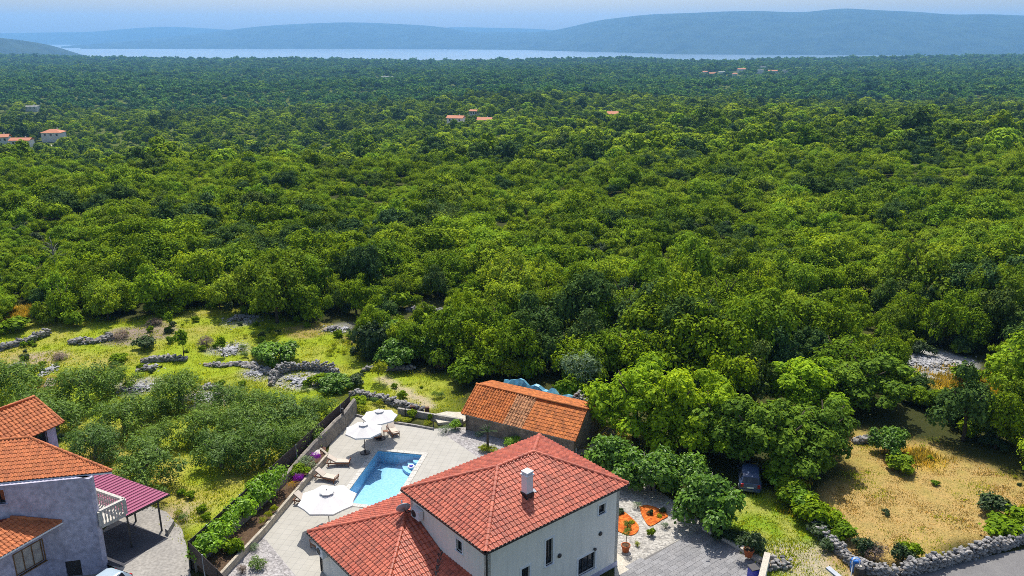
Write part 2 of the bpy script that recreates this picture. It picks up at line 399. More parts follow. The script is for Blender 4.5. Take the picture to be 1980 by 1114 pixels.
for (px, py, r, col) in [(1590, 1100, 2.2, (.40, .34, .25)), (1530, 1085, 1.6, (.38, .33, .24)), (25, 605, 3.0, (.50, .32, .03)), (1890, 745, 4.2, (.46, .31, .03)), (1940, 760, 3, (.40, .30, .03)), (1775, 880, 2.0, (.47, .30, .05)), (80, 690, 2.2, (.36, .28, .21)), (300, 640, 2.6, (.26, .20, .16)), (240, 650, 2.6, (.24, .19, .16)), (85, 740, 2.4, (.34, .22, .09)), (340, 1000, 1.5, (.38, .30, .20)), (1660, 1085, 1.4, (.36, .24, .10)), (950, 600, 2, (.30, .27, .08)), (1160, 850, 2.2, (.46, .36, .05)), (600, 640, 3, (.30, .22, .09)), (446, 678, 1.9, (.30, .29, .28)), (470, 618, 2.6, (.30, .29, .28)), (655, 637, 2, (.30, .29, .28)), (267, 750, 2.3, (.28, .27, .25)), (402, 771, 2.2, (.28, .27, .25)), (578, 738, 2.6, (.34, .33, .32)), (500, 722, 1.8, (.30, .29, .28)), (1800, 703, 4.6, (.36, .355, .36)), (690, 655, 2.5, (.26, .20, .09))]:
    q = gp(px, py); C = blend(C, col, ss(r-np.hypot(X-q.x, Y-q.y)+(n1-.5)*2.2, 1.2)*.9)
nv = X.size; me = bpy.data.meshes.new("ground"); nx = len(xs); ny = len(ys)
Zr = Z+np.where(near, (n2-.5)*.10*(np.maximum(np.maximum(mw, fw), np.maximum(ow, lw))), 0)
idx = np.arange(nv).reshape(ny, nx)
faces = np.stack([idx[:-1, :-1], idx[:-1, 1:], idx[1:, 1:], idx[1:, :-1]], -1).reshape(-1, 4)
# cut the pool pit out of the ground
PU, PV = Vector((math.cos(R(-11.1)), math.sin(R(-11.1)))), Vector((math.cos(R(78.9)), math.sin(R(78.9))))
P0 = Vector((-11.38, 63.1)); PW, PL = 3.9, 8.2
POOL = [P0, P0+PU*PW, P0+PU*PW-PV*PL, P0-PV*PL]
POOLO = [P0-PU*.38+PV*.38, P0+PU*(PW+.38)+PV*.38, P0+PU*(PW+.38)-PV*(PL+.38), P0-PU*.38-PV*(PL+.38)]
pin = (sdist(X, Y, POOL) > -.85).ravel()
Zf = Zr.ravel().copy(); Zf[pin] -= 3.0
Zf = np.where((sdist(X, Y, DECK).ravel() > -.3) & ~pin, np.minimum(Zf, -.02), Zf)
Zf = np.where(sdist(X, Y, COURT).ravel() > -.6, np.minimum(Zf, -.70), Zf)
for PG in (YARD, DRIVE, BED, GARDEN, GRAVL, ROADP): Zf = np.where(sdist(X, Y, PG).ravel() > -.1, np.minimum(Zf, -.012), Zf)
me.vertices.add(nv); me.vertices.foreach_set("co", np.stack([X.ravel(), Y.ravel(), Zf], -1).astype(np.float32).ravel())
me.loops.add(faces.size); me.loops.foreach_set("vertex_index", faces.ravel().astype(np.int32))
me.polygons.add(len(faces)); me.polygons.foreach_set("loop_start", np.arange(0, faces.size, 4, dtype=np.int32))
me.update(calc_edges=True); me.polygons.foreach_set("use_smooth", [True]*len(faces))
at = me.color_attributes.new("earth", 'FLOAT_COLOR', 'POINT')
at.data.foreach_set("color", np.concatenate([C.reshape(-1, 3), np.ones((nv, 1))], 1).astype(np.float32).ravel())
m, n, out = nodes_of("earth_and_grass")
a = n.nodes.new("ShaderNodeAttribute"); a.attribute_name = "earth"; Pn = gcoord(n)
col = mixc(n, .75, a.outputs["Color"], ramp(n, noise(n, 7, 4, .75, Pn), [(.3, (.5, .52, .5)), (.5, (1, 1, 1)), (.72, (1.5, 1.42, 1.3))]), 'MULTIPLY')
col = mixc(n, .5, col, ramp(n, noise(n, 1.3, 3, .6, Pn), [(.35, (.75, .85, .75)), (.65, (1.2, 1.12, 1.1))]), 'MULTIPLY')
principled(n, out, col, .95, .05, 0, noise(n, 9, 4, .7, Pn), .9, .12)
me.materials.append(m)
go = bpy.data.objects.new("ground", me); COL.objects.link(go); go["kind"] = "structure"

# sea
m, n, out = nodes_of("sea_water")
Pn = gcoord(n)
principled(n, out, ramp(n, noise(n, .0012, 5, .6, Pn), [(.3, (.10, .15, .20)), (.7, (.15, .19, .23))]), .22, .5, 0, noise(n, .02, 4, .7, Pn), .25, 3.0)
o = MB().sheet([(-16000, 3300), (16000, 3300), (16000, 15450), (-16000, 15450)], -150).build("sea", "sea_water"); o["kind"] = "structure"

# hills across the water: a foot line, a crest line and a back slope for every bearing
def ridge(name, sky_, foot, dfoot, dcrest, dback, mat_, seed, step=10):
    pxs = np.arange(sky_[0][0], sky_[-1][0]+1, step); b = MB(); rows = 13
    yk = np.interp(pxs, [p[0] for p in sky_], [p[1] for p in sky_])
    yk = np.convolve(np.pad(yk, 3, mode='edge'), np.ones(7)/7, 'valid')
    for i, px in enumerate(pxs):
        df = np.interp(px, [p[0] for p in dfoot], [p[1] for p in dfoot]); dc = df+dcrest
        r = gp(px, yk[i], 40.0) ; u = (px-990)/1600.; v = (557-yk[i])/1600.
        dy = math.cos(PITCH)+v*math.sin(PITCH); dz = -math.sin(PITCH)+v*math.cos(PITCH)
        zc = HC+dz/dy*dc
        for k in range(rows):
            if k <= 8: s_ = k/8; d = df+dcrest*s_; z = -152+(zc+152)*(math.sin(s_*math.pi/2)**.9)
            else: s_ = (k-8)/4; d = dc+dback*s_; z = zc+(-155-zc)*s_**1.3
            if 0 < k < 8: z += (float(vnoise(px*12., d, 420, seed))-.5)*70*math.sin(s_*math.pi); z = min(z, HC+(zc-HC)*d/dc-3)
            z = max(z, -153) if k else -153
            b.v.append((u/dy*d, d, z)); b.t.append(.5)
    for i in range(len(pxs)-1):
        for k in range(rows-1): b.f.append((i*rows+k, (i+1)*rows+k, (i+1)*rows+k+1, i*rows+k+1))
    o = b.build(name, mat_, smooth=True); o["kind"] = "structure"; return o
ridge("hills", [(118, 90), (160, 87), (233, 80), (333, 71), (433, 59), (500, 51), (560, 47), (660, 43), (720, 44), (800, 48), (850, 51), (885, 58), (915, 63), (980, 61), (1030, 64), (1090, 56), (1150, 40), (1200, 34), (1260, 27), (1320, 26), (1400, 22), (1470, 21), (1530, 24), (1575, 23), (1620, 15), (1700, 20), (1780, 23), (1840, 29), (1900, 27), (1980, 30), (2200, 44), (2500, 60)], None,
      [(118, 9800), (700, 9800), (1000, 9300), (1100, 8600), (1320, 7400), (1980, 6900), (2500, 6900)], 2300, 1500, "hill_scrub", 2)
ridge("headland_hills", [(-500, 60), (-200, 64), (-60, 68), (0, 73), (60, 80), (100, 88), (126, 94), (142, 101), (160, 108), (190, 114)], None, [(-500, 5300), (0, 5600), (190, 6100)], 700, 500, "hill_scrub", 4)
ridge("distant_hills", [(-600, 70), (-100, 66), (80, 63), (180, 62), (250, 55), (330, 51), (400, 55), (480, 60), (600, 66), (720, 66), (800, 60), (870, 52), (960, 54), (1050, 56), (1110, 62), (1200, 72)], None, [(-600, 13200), (1200, 13200)], 1200, 600, "hill_scrub", 6)

# the air between here and the islands
m, n, out = nodes_of("haze_air")
pv = n.nodes.new("ShaderNodeVolumePrincipled"); pv.inputs["Color"].default_value = (.26, .57, 1.0, 1); pv.inputs["Density"].default_value = 8.2e-5; pv.inputs["Anisotropy"].default_value = 0.3
n.links.new(pv.outputs[0], out.inputs["Volume"])
o = MB().box((0, 7550, 76), (33000, 15900, 496)).build("haze", "haze_air"); o["kind"] = "stuff"

# ------------------------------------------------------------------ foliage builders
def rot_frames(nrm, spin):
    nrm = nrm/np.linalg.norm(nrm, axis=1, keepdims=True)
    up = np.where(np.abs(nrm[:, 2:3]) < .95, np.array([[0, 0, 1.]]), np.array([[1., 0, 0]]))
    x = np.cross(nrm, up); x /= np.linalg.norm(x, axis=1, keepdims=True); y = np.cross(nrm, x)
    c, s_ = np.cos(spin)[:, None], np.sin(spin)[:, None]
    return x*c+y*s_, -x*s_+y*c, nrm
def cards(P, N, size, asp=1.0, fold=.25, rng=RNG, sizevar=.45):
    """leaf-sized faces: each a folded pair of triangles round its own midrib"""
    k = len(P); x, y, n_ = rot_frames(N, rng.uniform(0, 6.283, k))
    s_ = (size*(1+rng.uniform(-sizevar, sizevar, k)))[:, None]
    a = P-x*s_*.5; c = P+x*s_*.5; w_ = s_*.5*asp
    b = P+y*w_+n_*w_*fold; d = P-y*w_+n_*w_*fold
    V = np.stack([a, b, c, d], 1).reshape(-1, 3)
    i = np.arange(k)[:, None]*4; F = np.concatenate([i+np.array([[0, 2, 1]]), i+np.array([[0, 3, 2]])], 1).reshape(-1, 3)
    return V, F
def np_mesh(name, V, F, tint, m):
    me = bpy.data.meshes.new(name); k = F.shape[1]
    me.vertices.add(len(V)); me.vertices.foreach_set("co", V.astype(np.float32).ravel())
    me.loops.add(F.size); me.loops.foreach_set("vertex_index", F.astype(np.int32).ravel())
    me.polygons.add(len(F)); me.polygons.foreach_set("loop_start", np.arange(0, F.size, k, dtype=np.int32))
    me.update(calc_edges=True)
    a = me.attributes.new("tint", 'FLOAT', 'POINT'); a.data.foreach_set("value", tint.astype(np.float32))
    me.materials.append(MAT[m]); return me
def crown(name, m, rng, r=3., h=5., z0=1.2, lobes=12, leaves=2600, size=.42, asp=.8, lob=(.34, .5), up=.5, fuzz=.18, flat=.8, sprig=0.0):
    """crown of many leaf faces on the shells of uneven lobes that stand round a low dome"""
    cs = []; ex, ey = rng.uniform(.8, 1.22), rng.uniform(.8, 1.22); tilt = rng.uniform(-.25, .25, 2)
    for i in range(lobes):
        f = (i+.5)/lobes; ph = i*2.399+rng.uniform(-.5, .5)
        el = math.asin(min(1, max(-.75, 1-1.6*f))); rr = (1-np.mean(lob))*(rng.uniform(.60, 1.15) if rng.random() > .16 else rng.uniform(1.15, 1.45))
        zz_ = z0+h*.42+h*.5*rr*math.sin(el); c = np.array([r*rr*math.cos(el)*math.cos(ph)*ex+tilt[0]*(zz_-h*.4), r*rr*math.cos(el)*math.sin(ph)*ey+tilt[1]*(zz_-h*.4), zz_])
        cs.append((c, r*rng.uniform(*lob)))
    cs.append((np.array([0, 0, z0+h*.45]), r*.55))
    area = np.array([q[1]**2 for q in cs]); pick = rng.choice(len(cs), leaves, p=area/area.sum())
    D = rng.normal(size=(leaves, 3)); D /= np.linalg.norm(D, axis=1, keepdims=True)
    D[:, 2] = np.where(D[:, 2] < -.35, -D[:, 2]*rng.uniform(.2, 1, leaves), D[:, 2])
    cc = np.array([q[0] for q in cs])[pick]; rd = np.array([q[1] for q in cs])[pick]
    lump = 1+fuzz*np.sin(D[:, 0]*7+pick)*np.sin(D[:, 1]*6+pick*2.)*1.2
    rad = rd*lump*(1-np.abs(rng.normal(0, fuzz, leaves)))
    if sprig: rad = rad*(1+sprig*(rng.random(leaves) < .18)*rng.uniform(.3, 1, leaves))
    P = cc+D*rad[:, None]*np.array([1, 1, flat])
    # thin out what lies deep inside other lobes
    dens = np.zeros(leaves)
    for c, q in cs: dens += np.linalg.norm((P-c)/np.array([1, 1, flat]), axis=1) < q*.72
    keep = (dens < 1) | (rng.random(leaves) < .22); P, D, pick = P[keep], D[keep], pick[keep]
    N = D*1.0+np.array([0, 0, up])+rng.normal(0, .36, P.shape)
    V, F = cards(P, N, size, asp, .3, rng)
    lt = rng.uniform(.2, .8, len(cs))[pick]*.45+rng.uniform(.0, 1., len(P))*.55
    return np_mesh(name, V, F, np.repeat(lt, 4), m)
def trunk(name, m, rng, h=3.2, r=.16, limbs=4, spread=1.4, lean=.2, stems=1):
    b = MB()
    for s_ in range(stems):
        ang = rng.uniform(0, 6.28); off = Vector((math.cos(ang), math.sin(ang), 0))*(0 if stems == 1 else .25)
        top = Vector((rng.uniform(-lean, lean), rng.uniform(-lean, lean), h*.55))+off*3
        b.tube([off+Vector((0, 0, -.15)), off*1.6+Vector((0, 0, h*.25)), top], [r*1.3, r, r*.8], 7)
        for i in range(limbs):
            a2 = i*6.283/limbs+rng.uniform(-.4, .4); d = Vector((math.cos(a2)*spread, math.sin(a2)*spread, h*rng.uniform(.35, .6)))
            b.tube([top-Vector((0, 0, .1)), top+d*.55+Vector((0, 0, .1)), top+d], [r*.65, r*.45, r*.2], 5)
    return b.mesh(name, m, smooth=True)
rg = np.random.default_rng(11)
OAK = []
for k in range(12):
    h_ = [5.2, 4.4, 6.2, 5.0, 4.0, 6.6, 5.4, 4.8, 5.8, 3.8, 6.0, 5.0][k]
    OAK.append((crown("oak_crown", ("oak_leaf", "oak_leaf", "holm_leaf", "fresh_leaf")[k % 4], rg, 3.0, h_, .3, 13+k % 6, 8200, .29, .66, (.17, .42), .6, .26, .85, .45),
                trunk("oak_trunk", "bark", rg, 4.0, .17, 4, 1.5)))

# ------------------------------------------------------------------ geometry-node scatter (only for what nobody could count)
def scatter(name, pts, protos, label=None):
    """pts: rows x y z rz scale index; one object that sets a leaf mesh on every point"""
    pts = np.array(pts, dtype=np.float64)
    hid = bpy.data.collections.new(name+"_kinds")
    for k, me_ in enumerate(protos):
        po = bpy.data.objects.new(f"{name}_kind_{k:02d}", me_); hid.objects.link(po)
    me = bpy.data.meshes.new(name); me.vertices.add(len(pts)); me.vertices.foreach_set("co", pts[:, :3].astype(np.float32).ravel())
    for nm, c, ty in (("rz", 3, 'FLOAT'), ("sc", 4, 'FLOAT'), ("ix", 5, 'INT')):
        a = me.attributes.new(nm, ty, 'POINT'); a.data.foreach_set("value", pts[:, c].astype(np.float32 if ty == 'FLOAT' else np.int32))
    o = bpy.data.objects.new(name, me); COL.objects.link(o); o["kind"] = "stuff"
    if label: o["label"] = label
    ng = bpy.data.node_groups.new(name, 'GeometryNodeTree')
    ng.interface.new_socket("Geometry", in_out='INPUT', socket_type='NodeSocketGeometry'); ng.interface.new_socket("Geometry", in_out='OUTPUT', socket_type='NodeSocketGeometry')
    N = ng.nodes; L = ng.links
    gi, go_ = N.new("NodeGroupInput"), N.new("NodeGroupOutput")
    ci = N.new("GeometryNodeCollectionInfo"); ci.inputs["Collection"].default_value = hid; ci.inputs["Separate Children"].default_value = True; ci.inputs["Reset Children"].default_value = True
    ip = N.new("GeometryNodeInstanceOnPoints"); ip.inputs["Pick Instance"].default_value = True
    def at_(nm, ty):
        q = N.new("GeometryNodeInputNamedAttribute"); q.data_type = ty; q.inputs[0].default_value = nm; return q.outputs[0]
    cx = N.new("ShaderNodeCombineXYZ"); L.new(at_("rz", 'FLOAT'), cx.inputs[2])
    er = N.new("FunctionNodeEulerToRotation"); L.new(cx.outputs[0], er.inputs[0])
    L.new(gi.outputs[0], ip.inputs["Points"]); L.new(ci.outputs[0], ip.inputs["Instance"]); L.new(at_("ix", 'INT'), ip.inputs["Instance Index"])
    L.new(er.outputs[0], ip.inputs["Rotation"]); L.new(at_("sc", 'FLOAT'), ip.inputs["Scale"]); L.new(ip.outputs[0], go_.inputs[0])
    md = o.modifiers.new("scatter", 'NODES'); md.node_group = ng
    return o

# ------------------------------------------------------------------ PAVED GROUND
import bmesh
def holed_sheet(outer, hole, z, name, mat_):
    bm = bmesh.new(); es = []
    for lp in (outer, hole):
        if not lp: continue
        vv = [bm.verts.new((p[0], p[1], z)) for p in lp]
        es += [bm.edges.new((vv[i], vv[(i+1) % len(vv)])) for i in range(len(vv))]
    bmesh.ops.triangle_fill(bm, edges=es, use_beauty=True)
    for f in bm.faces:
        if f.normal.z < 0: f.normal_flip()
    me = bpy.data.meshes.new(name); bm.to_mesh(me); bm.free(); me.materials.append(MAT[mat_])
    o = bpy.data.objects.new(name, me); COL.objects.link(o); o["kind"] = "structure"; return o
HA = R(39.5); HU, HV = Vector((math.cos(HA), math.sin(HA))), Vector((-math.sin(HA), math.cos(HA))); HF = Vector((-1.48, 39.85))
def hw(u, v, z=0.0): p = HF+HU*u+HV*v; return Vector((p.x, p.y, z))
def huv(p): d = Vector((p[0], p[1]))-HF; return d.dot(HU), d.dot(HV)
m, n, out = nodes_of("deck_tile")
Pn = gcoord(n); mp = n.nodes.new("ShaderNodeMapping"); mp.inputs["Rotation"].default_value = (0, 0, R(11.1)); n.links.new(Pn, mp.inputs[0])
bk = n.nodes.new("ShaderNodeTexBrick"); bk.offset = 0; n.links.new(mp.outputs[0], bk.inputs[0])
for k_, v_ in (("Scale", 1.0), ("Mortar Size", .012), ("Brick Width", .6), ("Row Height", .6), ("Bias", 0.0)): bk.inputs[k_].default_value = v_
bk.inputs["Color1"].default_value = (.375, .358, .318, 1); bk.inputs["Color2"].default_value = (.36, .344, .305, 1); bk.inputs["Mortar"].default_value = (.26, .25, .23, 1)
c_ = mixc(n, .6, bk.outputs[0], ramp(n, noise(n, .9, 5, .65, Pn), [(.3, (.86, .86, .85)), (.7, (1.06, 1.06, 1.06))]), 'MULTIPLY')
principled(n, out, c_, .75, .2, 0, noise(n, 12, 3, .6, Pn), .08, .01)
holed_sheet(DECK, POOLO, .004, "pool_deck", "deck_tile")
def gravel_mat(name, c1, c2, c3):
    m, n, out = nodes_of(name); Pn = gcoord(n)
    v = n.nodes.new("ShaderNodeTexVoronoi"); v.inputs["Scale"].default_value = 7.5; n.links.new(Pn, v.inputs[0])
    sp = n.nodes.new("ShaderNodeSeparateColor"); n.links.new(v.outputs["Color"], sp.inputs[0])
    col = ramp(n, sp.outputs[0], [(0, c2), (.5, c1), (1, c3)])
    col = mixc(n, .6, col, ramp(n, noise(n, .7, 4, .6, Pn), [(.35, (.8, .8, .8)), (.65, (1.1, 1.1, 1.1))]), 'MULTIPLY')
    principled(n, out, col, .9, .1, 0, v.outputs["Distance"], .7, .05)
gravel_mat("pale_gravel", (.34, .32, .285), (.21, .20, .185), (.46, .44, .40))
gravel_mat("grey_gravel", (.31, .29, .285), (.20, .19, .185), (.42, .40, .39))
gravel_mat("stone_scree", (.38, .38, .39), (.20, .20, .21), (.56, .55, .56))
for poly, z, nm, mt in ((GARDEN, .000, "gravel_garden", "grey_gravel"), (BED, .000, "gravel_bed", "pale_gravel"), (GRAVL, .006, "gravel_strip", "grey_gravel")):
    holed_sheet(poly, None, z, nm, mt)
holed_sheet(YARD, None, .008, "concrete_yard", "concrete"); holed_sheet(COURT, None, -.60, "lower_court", "concrete")
holed_sheet(ROADP, None, .012, "road", "asphalt")
# stone gravel patches and scree in the meadow
def blob(px, py, rx, ry, seed, z=.05, k=14):
    c = gp(px, py); r_ = random.Random(seed)
    return [(c.x+rx*math.cos(a*6.283/k)*r_.uniform(.7, 1.15), c.y+ry*math.sin(a*6.283/k)*r_.uniform(.7, 1.15)) for a in range(k)]
# driveway of separate pavers, laid square to the house
holed_sheet(DRIVE, None, .008, "driveway_bed", "paver_joint")
dv = bpy.data.objects.new("driveway", None); COL.objects.link(dv); dv["kind"] = "structure"
pv_me = MB().box((0, 0, 0), (.775, .375, .05)).mesh("paver", "paver")
dp = [huv(p) for p in DRIVE]; cells = []
for j in range(-20, 40):
    for i in range(0, 40):
        u_, v_ = 8.0+i*.79+(j % 2)*.395, -12+j*.39; p = hw(u_, v_)
        if inside((u_, v_), dp): cells.append((p.length, p))
cells.sort(key=lambda q: q[0])
vis = [q for q in cells if pix(*q[1])[1] < 1150]
for d_, p in vis[:300]:
    link("paver", pv_me, dv, (p.x, p.y, .0+random.uniform(-.003, .003)), Matrix.Rotation(HA, 3, 'Z'))
rest = [q for q in cells if q not in vis[:300]]
if rest:
    b = MB()
    for d_, p in rest: b.box((p.x, p.y, 0), (.775, .375, .05), HA)
    b.build("paver_field", "paver", dv, kind="stuff")

# ------------------------------------------------------------------ ROOF TILES
def barrel_tile(w_, l_, h_=.07, lift=.035):
    pr = [(-.5, -.01), (-.40, .35), (-.24, .9), (-.06, 1.0), (.10, .55), (.2, .0), (.36, -.12), (.5, -.01)]
    v = [(x*w_, -.02, z*h_+lift) for x, z in pr]+[(x*w_, l_+.03, z*h_) for x, z in pr]+[(x*w_, -.02, z*h_-.02) for x, z in pr]
    k = len(pr)
    f = [(i, i+1, k+i+1, k+i) for i in range(k-1)]+[(2*k+i, 2*k+i+1, i+1, i) for i in range(k-1)]
    return v, f
def flat_tile(w_, l_, lift=.035):
    pr = [(-.5, .0), (-.42, .022), (-.34, .006), (-.1, .004), (-.04, .018), (.04, .018), (.1, .004), (.44, .006), (.5, .016)]
    v = [(x*w_, -.015, z+lift) for x, z in pr]+[(x*w_, l_+.02, z) for x, z in pr]+[(x*w_, -.015, z-.02) for x, z in pr]
    k = len(pr)
    return v, [(i, i+1, k+i+1, k+i) for i in range(k-1)]+[(2*k+i, 2*k+i+1, i+1, i) for i in range(k-1)]
TILES = []
def roof_face(poly, tile, tw, tl, key, x0=None, x1=None, jit=.006):
    """collects tile places on one roof plane; poly starts with its eave, counter-clockwise from above"""
    P = [Vector(p) for p in poly]; x = (P[1]-P[0]).normalized()
    nrm = (P[1]-P[0]).cross(P[2]-P[0])
    if nrm.length < 1e-6 or abs(nrm.normalized().z) < .2: nrm = (P[1]-P[0]).cross(P[-1]-P[0])
    nrm.normalize(); y = nrm.cross(x)
    Q = [((p-P[0]).dot(x), (p-P[0]).dot(y)) for p in P]
    ymax = max(q[1] for q in Q)
    def span(yy):
        yy = min(max(yy, 1e-4), ymax-1e-4); xs_ = []
        for i in range(len(Q)):
            a, b = Q[i], Q[(i+1) % len(Q)]
            if (a[1] > yy) != (b[1] > yy): xs_.append(a[0]+(b[0]-a[0])*(yy-a[1])/(b[1]-a[1]))
        return (min(xs_), max(xs_)) if len(xs_) > 1 else (0, 0)
    rows = int(math.ceil((ymax+.05)/tl)); xa = min(q[0] for q in Q); xb = max(q[0] for q in Q); nc = int((xb-xa)/tw)+2
    M = Matrix((x, y, nrm)).transposed(); tv, tf = tile
    out_ = {"whole": [], "cut": MB()}
    for r in range(rows):
        yy = -.05+r*tl
        s0 = span(yy+.01); s1 = span(yy+tl); lo_in, hi_in = max(s0[0], s1[0]), min(s0[1], s1[1])
        for c in range(nc):
            xx = xa+(c+.5)*tw
            if x0 is not None and (xx < x0 or xx >= x1): continue
            pos = P[0]+x*xx+y*yy+nrm*.03
            if xx-tw/2 >= lo_in-.01 and xx+tw/2 <= hi_in+.01 and yy+tl <= ymax+.02:
                Mj = M @ Matrix.Rotation(random.gauss(0, jit), 3, 'Z') @ Matrix.Rotation(random.gauss(0, jit), 3, 'X')
                out_["whole"].append((pos, Mj))
            elif xx+tw/2 > min(s0[0], s1[0]) and xx-tw/2 < max(s0[1], s1[1]):
                vv = []
                for q in tv:
                    ly = min(yy+q[1], ymax-.002); a, b = span(ly); lx = min(max(xx+q[0], a), b)
                    vv.append(P[0]+x*lx+y*ly+nrm*(.03+q[2]))
                out_["cut"].add(vv, tf, random.random())
    return out_
def lay(parent, faces_, tile, mname, mcourse, name="roof_tile", limit=300):
    """the nearest whole tiles are objects, the others and the cut ones one part"""
    tv, tf = tile; b0 = MB(); b0.add(tv, tf); me = b0.mesh(name, mname, smooth=False)
    allw = sorted(sum([f["whole"] for f in faces_], []), key=lambda q: (q[0]-Vector((0, 0, HC))).length)
    def seen(q): px, py = pix(*q[0]); return -10 < px < 1990 and py < 1122
    vis_ = [q for q in allw if seen(q)]; ind = vis_[:limit]; ids = set(id(q) for q in ind)
    for pos, M in ind: link(name, me, parent, pos, M)
    c = MB()
    for q in allw:
        if id(q) in ids: continue
        c.add([q[0]+q[1] @ Vector(v) for v in tv], tf, random.random())
    for f in faces_:
        o_ = f["cut"]; k = len(c.v); c.v += o_.v; c.t += o_.t; c.f += [tuple(i+k for i in ff) for ff in o_.f]
    if c.v: c.build(name+"_courses", mcourse, parent, kind="stuff")
def caps(parent, a, b, mat_, r=.13, l=.40, name="ridge_tile"):
    a, b = Vector(a), Vector(b); L = (b-a).length; k = max(1, int(round(L/l))); d = (b-a)/L
    x = d.cross(Vector((0, 0, 1))).normalized(); z = x.cross(d); M = Matrix((x, d, z)).transposed(); ll = L/k
    mb = MB(); seg = 7
    def ring(y_, rr): return [(rr*math.cos(i*math.pi/(seg-1)), y_, rr*.95*math.sin(i*math.pi/(seg-1))-.02) for i in range(seg)]
    v = ring(-.03, r*1.12)+ring(ll, r*.92)+ring(-.03, r*.9)
    mb.add(v, [(i, seg+i, seg+i+1, i+1) for i in range(seg-1)]+[(2*seg+i, i, i+1, 2*seg+i+1) for i in range(seg-1)])
    key = f"{mat_}{ll:.2f}"
    me = mb.mesh(name, mat_)
    for i in range(k): link(name, me, parent, a+d*(i*ll)+Vector((0, 0, .05)), M)

# ------------------------------------------------------------------ WALLS WITH OPENINGS, WINDOWS
def wall_panel(b, p0, p1, z0, z1, openings=(), th=.28):
    p0, p1 = Vector((p0[0], p0[1], 0)), Vector((p1[0], p1[1], 0)); L = (p1-p0).length; d = (p1-p0)/L; nn = Vector((d.y, -d.x, 0))
    ss_ = sorted({0, L, *[o[0] for o in openings], *[o[1] for o in openings]}); zz = sorted({z0, z1, *[o[2] for o in openings], *[o[3] for o in openings]})
    def W(s_, z, t): return p0+d*s_+Vector((0, 0, z))-nn*t
    for i in range(len(ss_)-1):
        for j in range(len(zz)-1):
            sm, zm = (ss_[i]+ss_[i+1])/2, (zz[j]+zz[j+1])/2
            if any(o[0] < sm < o[1] and o[2] < zm < o[3] for o in openings): continue
            for t, fl in ((0, 0), (th, 1)):
                q = [W(ss_[i], zz[j], t), W(ss_[i+1], zz[j], t), W(ss_[i+1], zz[j+1], t), W(ss_[i], zz[j+1], t)]
                b.add(q if not fl else q[::-1], [(0, 1, 2, 3)])
    for (a, c, e, f) in list(openings):
        for (s0, zz0, s1, zz1) in ((a, e, c, e), (c, e, c, f), (c, f, a, f), (a, f, a, e)):
            b.add([W(s0, zz0, 0), W(s1, zz1, 0), W(s1, zz1, th), W(s0, zz0, th)], [(3, 2, 1, 0)])
    b.add([W(0, z1, 0), W(L, z1, 0), W(L, z1, th), W(0, z1, th)], [(0, 1, 2, 3)])
    for s0 in (0, L): b.add([W(s0, z0, 0), W(s0, z1, 0), W(s0, z1, th), W(s0, z0, th)], [(0, 1, 2, 3)])
    return d, nn, p0
def window(parent, wl, op, bars=1, surround="white_trim", sash="dark_metal", pane="glass_dark", depth=.15, band=.13, name="window"):
    d, nn, p0 = wl; a, c, e, f = op
    def W(s_, z, t): return p0+d*s_+Vector((0, 0, z))-nn*t
    b = MB()
    for s0, z0_, s1, z1_ in ((a-band, e-band/2, c+band, e-band/2), (a-band, f+band/2, c+band, f+band/2)): b.bar(W(s0, z0_, .0), W(s1, z1_, .0), .05, band)
    for s0 in (a-band/2, c+band/2): b.bar(W(s0, e, .0), W(s0, f, .0), band, .05, up=nn)
    wn = b.build(name, surround, parent)
    b = MB(); k = .05
    for z_ in (e+k/2, f-k/2): b.bar(W(a, z_, depth), W(c, z_, depth), .06, k)
    for i in range(bars+2):
        s_ = a+k/2+(c-a-k)*i/(bars+1); b.bar(W(s_, e+k, depth), W(s_, f-k, depth), k, .06, up=nn)
    b.build("sash", sash, wn)
    MB().add([W(a, e, depth+.02), W(c, e, depth+.02), W(c, f, depth+.02), W(a, f, depth+.02)], [(0, 1, 2, 3)])
    b = MB(); b.add([W(a, e, depth+.02), W(c, e, depth+.02), W(c, f, depth+.02), W(a, f, depth+.02), W(a, e, depth+.05), W(c, e, depth+.05), W(c, f, depth+.05), W(a, f, depth+.05)], [(0, 1, 2, 3), (7, 6, 5, 4), (0, 4, 5, 1), (2, 6, 7, 3), (1, 5, 6, 2), (3, 7, 4, 0)])
    b.build("pane", pane, wn)
    MB().bar(W(a-.1, e-.02, -.03), W(c+.1, e-.02, -.03), .16, .04).build("sill", surround, wn)
    return wn

# ------------------------------------------------------------------ THE HOUSE WITH THE RED ROOF
H = thing("house", "white rendered house with red tiled hip roofs on two levels beside the pool", "house", hw(5.7, 4.3))
EZ, RZ, LZ, AZ_ = 6.2, 8.15, 2.9, 4.8
wb = MB(); ins = .35
f0, f1, f2, f3 = hw(ins, ins), hw(11.25, ins), hw(11.25, 8.3), hw(ins, 8.3)
OPF = [(4.42+.09, 5.17-.09, 2.86, 4.66), (2.5+.09, 3.3-.09, 1.65, 3.52), (7.22+.09, 8.9-.09, .80, 2.06), (8.92+.09, 9.68-.09, 4.62, 5.27)]
wlF = wall_panel(wb, f0, f1, 0, EZ-.06, OPF)
OPL = [(4.92+.08, 5.64-.08, 4.48, 5.24)]
wlL = wall_panel(wb, f3, f0, 0, EZ-.06, OPL)
wall_panel(wb, f1, f2, 0, EZ-.06); wall_panel(wb, f2, f3, 0, EZ-.06)
wb.build("wall", "white_render", H)
for op, k in zip(OPF, (1, 0, 2, 0)): window(H, wlF, op, k)
window(H, wlL, OPL[0], 0)
lb = MB(); g0, g1, g2, g3 = hw(-4.2, 12.35), hw(-4.2, 4.0), hw(-.7, 4.0), hw(3.2, 12.35)
OPW = [(4.6, 5.8, .1, 2.2)]
